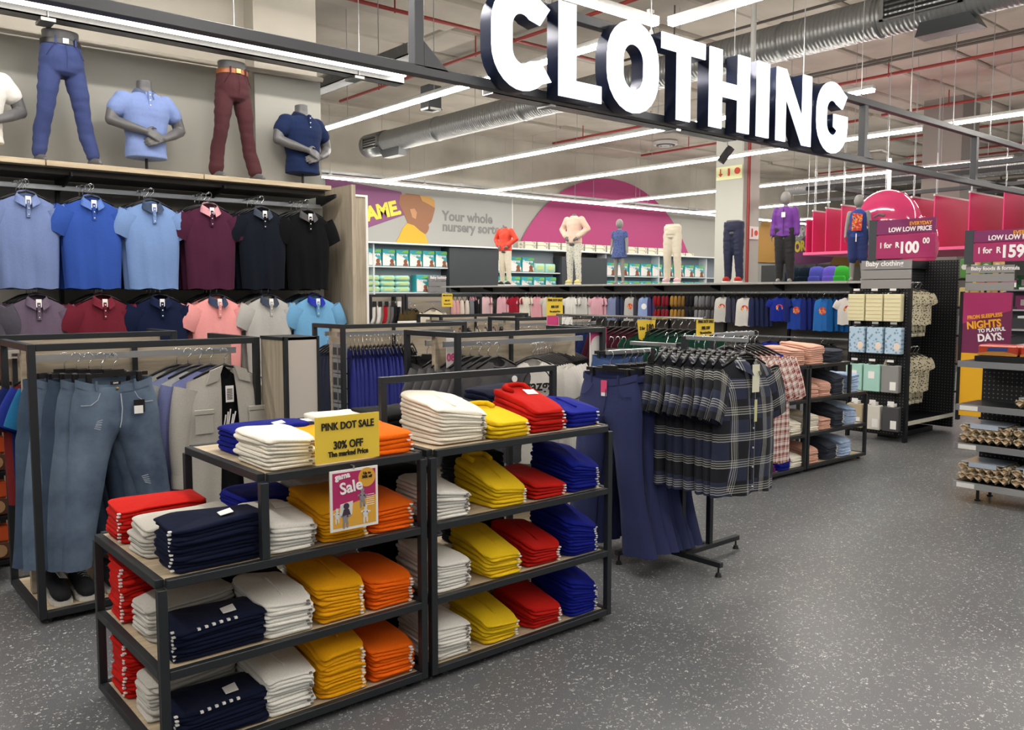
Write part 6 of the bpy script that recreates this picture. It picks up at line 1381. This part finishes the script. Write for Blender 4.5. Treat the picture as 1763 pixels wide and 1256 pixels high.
for r, (zt2, h, c, d, n, w_) in enumerate(rows):
    for i in range(3):
        y = 4.82-.205*i-.02*(r % 2); pos = ['left', 'middle', 'right'][i]
        box('price_holder', -.09, -.085, y-4.25-.035, y-4.25+.035, zt2+.02, zt2+.045, WHITE, t); MB().tube([(0, y-4.25, zt2+.0), (-.16, y-4.25, zt2+.0)], .004, 6).obj('peg_hook', WIRE, t)
        cc = c
        if r == 2 and i == 2: cc = '#8f8e8c'
        if r == 3: cc = ['#b9a98c', '#dcd8ce', '#4a4a4c'][i]
        for k in range(3):
            g = empty('baby_textile_pack', (BX-.04-.04*(2-k) if k < 2 else BX-.12-.0, y-.006*k, zt2-h), -PI/2, '%s baby textile pack %s, %s column of the black bay' % (['stone', 'cream', 'charcoal'][i] if r == 3 else d if cc == c else 'grey', ['at the back', 'in the middle', 'in front'][k] if k != 2 else 'hanging in front', pos), 'pack', '%s packs, %s column, row %d' % (d, pos, r))
            g.location.x = BX-.03-.038*k
            mm = mat('packcloth_%d_%d' % (r, i), cc, .5, kind='print', bscale=26) if r in (1,) else mat('packcloth_%d_%d' % (r, i), cc, .5)
            box('sleeve', -w_*.47, w_*.47, -.014, .014, 0, h-.015, mm, g, .006); box('header', -w_*.2, w_*.2, -.010, .010, h-.015, h+.02, BLACK if r < 3 else WHITE, g, .003)
            if k == 2:
                if r == 0:
                    for s in range(6): box('stripe', -w_*.44, w_*.44, -.0165, -.014, .03+.042*s, .036+.042*s, mat('stripe_tan', '#cbbd86', .6), g)
                if r == 1: MB().sph((.045, -.014, .08), .035, .004, .045).obj('cloud_motif', mat('cloud_cream', '#ecdccf', .6), g)
                if r >= 2: box('label_card', -.035 if r == 2 and i < 2 else .005, .035 if r == 2 and i < 2 else .07, -.0175, -.014, .03 if r == 3 or i == 2 else .14, .12 if r == 3 or i == 2 else .22, PAPER, g)
LEO = mat('leopard_fleece', '#d5cdb0', .9, kind='leopard')
for rw, (zz, n) in enumerate(((1.74, 5), (1.02, 5))):
    for q in range(n):
        g = hang('kid', (BX+.16+.10*q, 4.42-.0*q, zz), -.75 if q % 2 else -.5, LEO, 'leopard print baby set hanging in the %s row of the black bay' % ['upper', 'lower'][rw], 'leopard print sets, row %d' % rw, parts=False, sc=(1.05, 1, .95 if rw == 0 else 1.0), name='leopard_top')
        for sx in (-1, 1): MB().tube([(sx*.05, .01, -.38), (sx*.055, .01, -.60)], .042, 10, True, .035).obj('leg', LEO, g, True)
        for sx in (-1, 1): MB().tube([(sx*.055, .01, -.59), (sx*.055, .01, -.64)], .030, 10).obj('cuff', cloth('#e2dcc6'), g, True)
    MB().tube([(.04, .20, zz-.008), (.62, .20, zz-.008)], .008, 8).obj('peg_rail', WIRE, t)

# ================================================================== BABY FOODS END PANEL AND FAR SHELVES
FXX = 9.3
t = empty('poster_panel', (FXX, 3.30, 0), label='plum poster panel reading FROM SLEEPLESS NIGHTS TO PLAYFUL DAYS with yellow foot', cat='poster')
box('board', 0, .03, 0, .46, 1.0, 1.62, mat('poster_plum', '#6e1f4c', .5), t); box('board', 0, .03, 0, .46, .35, 1.0, mat('poster_foot_yellow', '#e0a818', .5), t); box('frame_edge', -.01, .04, .46, .49, .3, 1.63, DARKB, t)
MB().ext([(0, 1.44), (.46, 1.30), (.46, 1.62), (0, 1.62)], 'x', -.003, 0).obj('magenta_corner', mat('price_magenta', '#a52a62'), t)
for s, sz, yy, zz, m in (('FROM SLEEPLESS', .052, .41, 1.345, YTEXT), ('NIGHTS', .105, .41, 1.245, YTEXT), ('TO PLAYFUL', .052, .30, 1.212, WTEXT), ('DAYS.', .105, .30, 1.122, WTEXT)): text(s, sz, (-.005, yy, zz), m, t, 'x', off=.035, sx=.88, tilt=.12)
slats(FXX-.02, 3.72+.02, 3.285, 1.635, 1.90, 'grey slatted Baby foods and formula sign above the plum poster', 'Baby foods & formula', .052)
price(FXX-.06, 3.66, 3.02, 1.925, 2.24, '159', 'magenta price sign reading 1 for R 159 at the right edge', '99')
price(15.5, 5.20, 4.75, 1.95, 2.42, '99', 'small distant magenta price sign between the two bigger ones', '99')
# shelves behind: between the bay and the poster, and right of the poster
t = empty('grocery_shelving', (10.2, 3.74, 0), label='narrow view of grocery shelves between black bay and plum poster', cat='shelving')
for z in (.5, .82, 1.14, 1.46, 1.78): box('shelf_board', 0, .5, 0, .45, z-.02, z, DARKB, t)
box('upright', -.02, .0, 0, .02, 0, 1.9, DARKB, t); box('upright', -.02, .0, .14, .16, 0, 1.9, DARKB, t)
for j, cs in enumerate((('#63a83a', '#c9d7c9'), ('#b23a2a', '#c98b6a'), ('#3f5ea0', '#c9cdd7'), ('#d9b36a', '#e3cf8c'), ('#dfc07a', '#5d9a4a'))):
    z = (.5, .82, 1.14, 1.46, 1.78)[j]
    for i in range(4):
        k = empty('grocery_pack', (10.22, 3.79+.115*i, z), -PI/2, 'coloured grocery pouch on the %s shelf between bay and poster' % ['lowest', 'second', 'third', 'fourth', 'top'][j], 'pack', 'grocery pouches shelf %d' % (j+1)); box('pack', -.05, .05, 0, .08, 0, .22, mat('gp_'+cs[i % 2], cs[i % 2], .5), k, .01); MB().tube([(0, -.006, .13), (0, 0, .13)], .032, 12).obj('roundel', WHITE, k)
t = empty('formula_shelving', (9.6, 2.5, 0), label='shelves of mint nappy packs right of the plum poster', cat='shelving')
for z in (1.12, 1.36, 1.60): box('shelf_board', 0, .45, -.9, .68, z-.025, z, DARKB, t); box('price_rail', -.01, 0, -.9, .68, z-.03, z+.01, WHITE, t)
box('upright', .4, .45, .64, .68, 0, 1.9, DARKB, t); box('back_board', .45, .48, -.9, .68, 0, 1.9, DARKB, t)
for j, z in enumerate((1.12, 1.36, 1.60)):
    for i in range(4):
        k = empty('wipes_pack', (9.62, 3.1-.25*i, z), -PI/2, 'mint nappy pack on shelf %s right of the plum poster' % ['one', 'two', 'three'][j], 'pack', 'mint packs right of poster, shelf %d' % j); MB().box(-.115, .115, 0, .3, 0, .17, .03).obj('pack', TEAL2, k, True); box('print_band', -.07, .07, -.004, .001, .05, .13, mat('pale_lime', '#c9dd8f'), k)

# ================================================================== EGG SHELVES
EX = 6.9
t = empty('egg_shelving', (EX, 2.81, 0), label='black metal shelving holding trays of eggs at the right edge', cat='shelving')
PEGE = mat('black_pegboard_side', '#1b1d21'); GR = mat('grey_shelf_edge', '#8c8e92', .4, .3)
box('back_board', .40, .43, -1.8, -.03, .13, 1.20, PEGE, t)
for z in (.155, .455, .755, 1.09):
    box('shelf_board', .02, .42, -1.8, 0, z-.02, z, DARKB, t); box('price_rail', -.005, .02, -1.8, 0, z-.045, z+.002, GR if z > .2 else mat('galv_plain', '#b2b4b6', .4, .5), t)
    if z < .8: box('price_ticket', -.008, -.005, -.16, -.03, z-.04, z-.005, WHITE, t)
    for y in (-.55, -1.2): MB().tube([(-.009, y, z-.02), (-.004, y, z-.02)], .006, 8).obj('rivet', WIRE, t)
box('top_riser', .10, .42, -1.8, -.08, 1.092, 1.13, DARKB, t)
for (x, y) in ((.12, -.14), (.12, -.55), (.36, -.14), (.36, -.55), (.12, -1.6)): MB().tube([(x, y, .0), (x, y, .012)], .022, 10).tube([(x, y, .01), (x, y, .14)], .012, 8).obj('leg', BLACK, t)
PULP = mat('egg_tray_pulp', '#dacbae', .95, bump=.4, bscale=90); EGG = mat('egg_shell', '#c49a74', .5); FILM = mat('blue_film', '#b9c6d6', .25, spec=.8)
def tray_mesh():
    V = []; F = []; nx, ny = 30, 36; w_, d_ = .30, .36
    for layer, off in ((0, 0), (1, -.003)):
        for j in range(ny+1):
            for i in range(nx+1):
                x = -w_/2+w_*i/nx; y = -d_/2+d_*j/ny; b = (1-math.cos(2*PI*5*i/nx))*(1-math.cos(2*PI*6*j/ny))/4; e = min(i, nx-i, j, ny-j)
                z = .045*(1-b)+.0 if e > 0 else .032+.012*math.cos(2*PI*(5*i/nx+6*j/ny))
                V.append((x, y, z+off))
        o = layer*(nx+1)*(ny+1)
        for j in range(ny):
            for i in range(nx): p = o+j*(nx+1)+i; f = (p, p+1, p+nx+2, p+nx+1); F.append(f if not layer else f[::-1])
    return mesh('pulp_tray', V, F, PULP, True)
TM = tray_mesh(); EM = MB().sph((0, 0, 0), .021, .021, .027, 12, 8).mesh('egg', EGG, True)
FM = MB().box(-.14, .14, -.15, .16, 0, .006, .002).box(-.152, -.146, -.1, .1, -.03, .004).mesh('film_label', FILM)
def eggs(y, z, label, n=2):
    k = empty('egg_tray', (EX+.19, y, z), 0, label, 'egg tray')
    for q in range(n):
        o = add('pulp_tray', TM, k, loc=(0, 0, .002+.072*q)); 
        for i in range(6): add('egg', EM, k, loc=(-.118, -.15+.06*i, .036+.072*q))
        o = add('pulp_lid', TM, k, loc=(0, 0, .074+.072*q)); o.scale = (1.0, 1.0, -.55)
    add('film_label', FM, k, loc=(0, 0, .072*n+.004))
def pos(i): return ['leftmost', 'second', 'third', 'fourth'][i]
for j, z in enumerate((.155, .455)):
    for i in range(4): eggs(2.615-.385*i, z+.001, '%s egg tray stack on the %s egg shelf' % (pos(i), ['lowest', 'middle'][j]))
for i in range(3): eggs(2.23-.385*i, .756, 'single egg tray, %s on the upper egg shelf' % pos(i), 1)
RP = mat('red_snack_wrap', '#b23a22', .3, spec=.7); GW = mat('gold_wrap', '#b8833a', .35)
for i in range(4):
    k = empty('snack_multipack', (EX+.13, 2.58-.30*i, 1.131), -PI/2, 'shiny red and gold snack multipack, %s on the egg stand top' % pos(i), 'pack')
    MB().box(-.14, .14, 0, .2, 0, .085, .012).obj('wrapper', RP, k); MB().ext([(-.14, .005), (.14, .005), (.14, .02), (0, .045), (-.14, .02)], 'y', -.003, .0).obj('gold_band', GW, k); MB().ext([(-.07, .035), (.07, .04), (.075, .07), (-.065, .065)], 'y', -.005, -.001).obj('logo_patch', mat('logo_blue', '#2b3f7a', .5), k)

# ================================================================== PINK BANNERS AND BALLOON
PK = mat('pink_banner', '#d4256a', .55); PK2 = mat('pink_banner_light', '#e05080', .5)
edges = [(1388, 3.10), (1399, 3.27), (1421.5, 3.31), (1448, 3.34), (1480, 3.36), (1520, 3.38), (1568, 3.38), (1607, 3.38), (1667, 3.38), (1726, 3.38), (1790, 3.38)]
for i, (px, zt2) in enumerate(edges):
    y = U(px, 400, 'x', 16).y; nx_ = edges[i+1][0] if i+1 < len(edges) else 1850
    x2 = min(U(nx_, 400, 'y', y).x+.2, 19.5)
    o = empty('hanging_banner', (16, y, 2.46), label='plain pink hanging banner, number %s from the left end of the pink row' % (ORD[i] if i else 'first'), cat='banner')
    box('cloth_panel', 0, x2-16, -.01, .01, 0, zt2-2.46, PK, o); box('top_rod', -.02, x2-16, -.015, .015, zt2-2.46, zt2-2.43, ALU, o); add('suspension_wire', wire_mesh(CZ-zt2-.1), o, loc=(.05, 0, zt2-2.43)); add('suspension_wire', wire_mesh(CZ-zt2-.1), o, loc=(x2-16.1, 0, zt2-2.43))
o = box('banner_tray', 15.98, 19, 4.6, U(1388, 400, 'x', 16).y+.05, 2.40, 2.455, mat('pink_tray', '#e35a8a', .5)); tag(o, 'long pink tray under the row of hanging banners', 'banner')
PG_ = mat('pink_gloss', '#d43a70', .12, spec=.8, coat=.6)
c = U(1525, 390, 'x', 12.9); t = empty('balloon', c, label='giant glossy pink inflatable behind the price sign', cat='balloon')
MB().sph((0, 0, 0), .35, .53, .56, 36, 24).obj('envelope', PG_, t, True)
MB().sph((-.20, .16, -.12), .18, .20, .20, 24, 14).obj('white_patch', WHITE, t, True); MB().sph((.02, -.52, -.30), .24, .26, .42, 24, 16).obj('side_lobe', PG_, t, True)
MB().tube([(-.335, .02, .12), (-.335, -.06, .16), (-.33, -.14, .14)], .02, 8).obj('curved_mark', mat('grey_print', '#77746e'), t); add('suspension_wire', wire_mesh(CZ-c.z-.7), t, loc=(0, 0, .55))
# far grocery aisles beyond
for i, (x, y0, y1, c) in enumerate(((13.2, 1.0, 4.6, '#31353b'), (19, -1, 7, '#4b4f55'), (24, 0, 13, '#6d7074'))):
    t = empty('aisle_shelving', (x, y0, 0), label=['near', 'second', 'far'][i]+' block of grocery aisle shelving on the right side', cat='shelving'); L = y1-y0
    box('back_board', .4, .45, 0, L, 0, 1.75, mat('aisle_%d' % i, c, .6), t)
    for z in (.1, .5, .9, 1.3, 1.7): box('shelf_board', 0, .4, 0, L, z-.03, z, SHW, t)
    cols = ['#c7402f', '#e0b53a', '#3f8f5a', '#3c6fae', '#e8e4da', '#a94f86']
    for j, z in enumerate((.1, .5, .9, 1.3, 1.7)):
        n = int(L/.55)
        for q in range(n):
            if z < 1.2: continue
            k = empty('grocery_pack', (x+.03, y0+.3+q*.55, z), -PI/2, 'grocery carton on the %s aisle block' % ['near', 'second', 'far'][i], 'pack', 'cartons on aisle block %d' % i); cc = cols[(q*7+j*3+i) % 6]; box('pack', -.24, .24, 0, .3, 0, .28, mat('gc_'+cc, cc, .5), k, .01); box('label_panel', -.14, .14, -.003, 0, .08, .2, WHITE, k)

bpy.data.scenes.remove(SC2)

# ================================================================== ORDER WORDS FOR REPEATS
NTH = ['first', 'second', 'third', 'fourth', 'fifth', 'sixth', 'seventh', 'eighth', 'ninth', 'tenth', 'eleventh', 'twelfth', 'thirteenth', 'fourteenth', 'fifteenth', 'sixteenth', 'seventeenth']
_same = {}
for o in COL.objects:
    if o.parent is None and 'label' in o: _same.setdefault(o['label'], []).append(o)
for lb, os_ in _same.items():
    if len(os_) < 2 or len(os_) > 17: continue
    cat = os_[0].get('category', ''); n = len(lb.split())
    if 'slipper' in lb: suf = [', %s one' % s for s in ('left', 'right')]
    elif cat in ('pack', 'box', 'accessory', 'egg tray'): suf = [', %s from left' % q for q in NTH]
    elif cat in ('clothing', 'trousers', 'shirt'): suf = [(', %s from left' if any(w_ in lb for w_ in ('dense row', 'chrome rail', 'edge-on', 'open end', 'leopard', 'low gondola', 'centre gondola', 'rear bay')) else ', %s from front') % q for q in NTH]
    else: continue
    if n+len(suf[0].split()) > 16: suf = [', '+q for q in NTH]
    if n+1 > 16: continue
    for o, s_ in zip(os_, suf): o['label'] = lb+s_
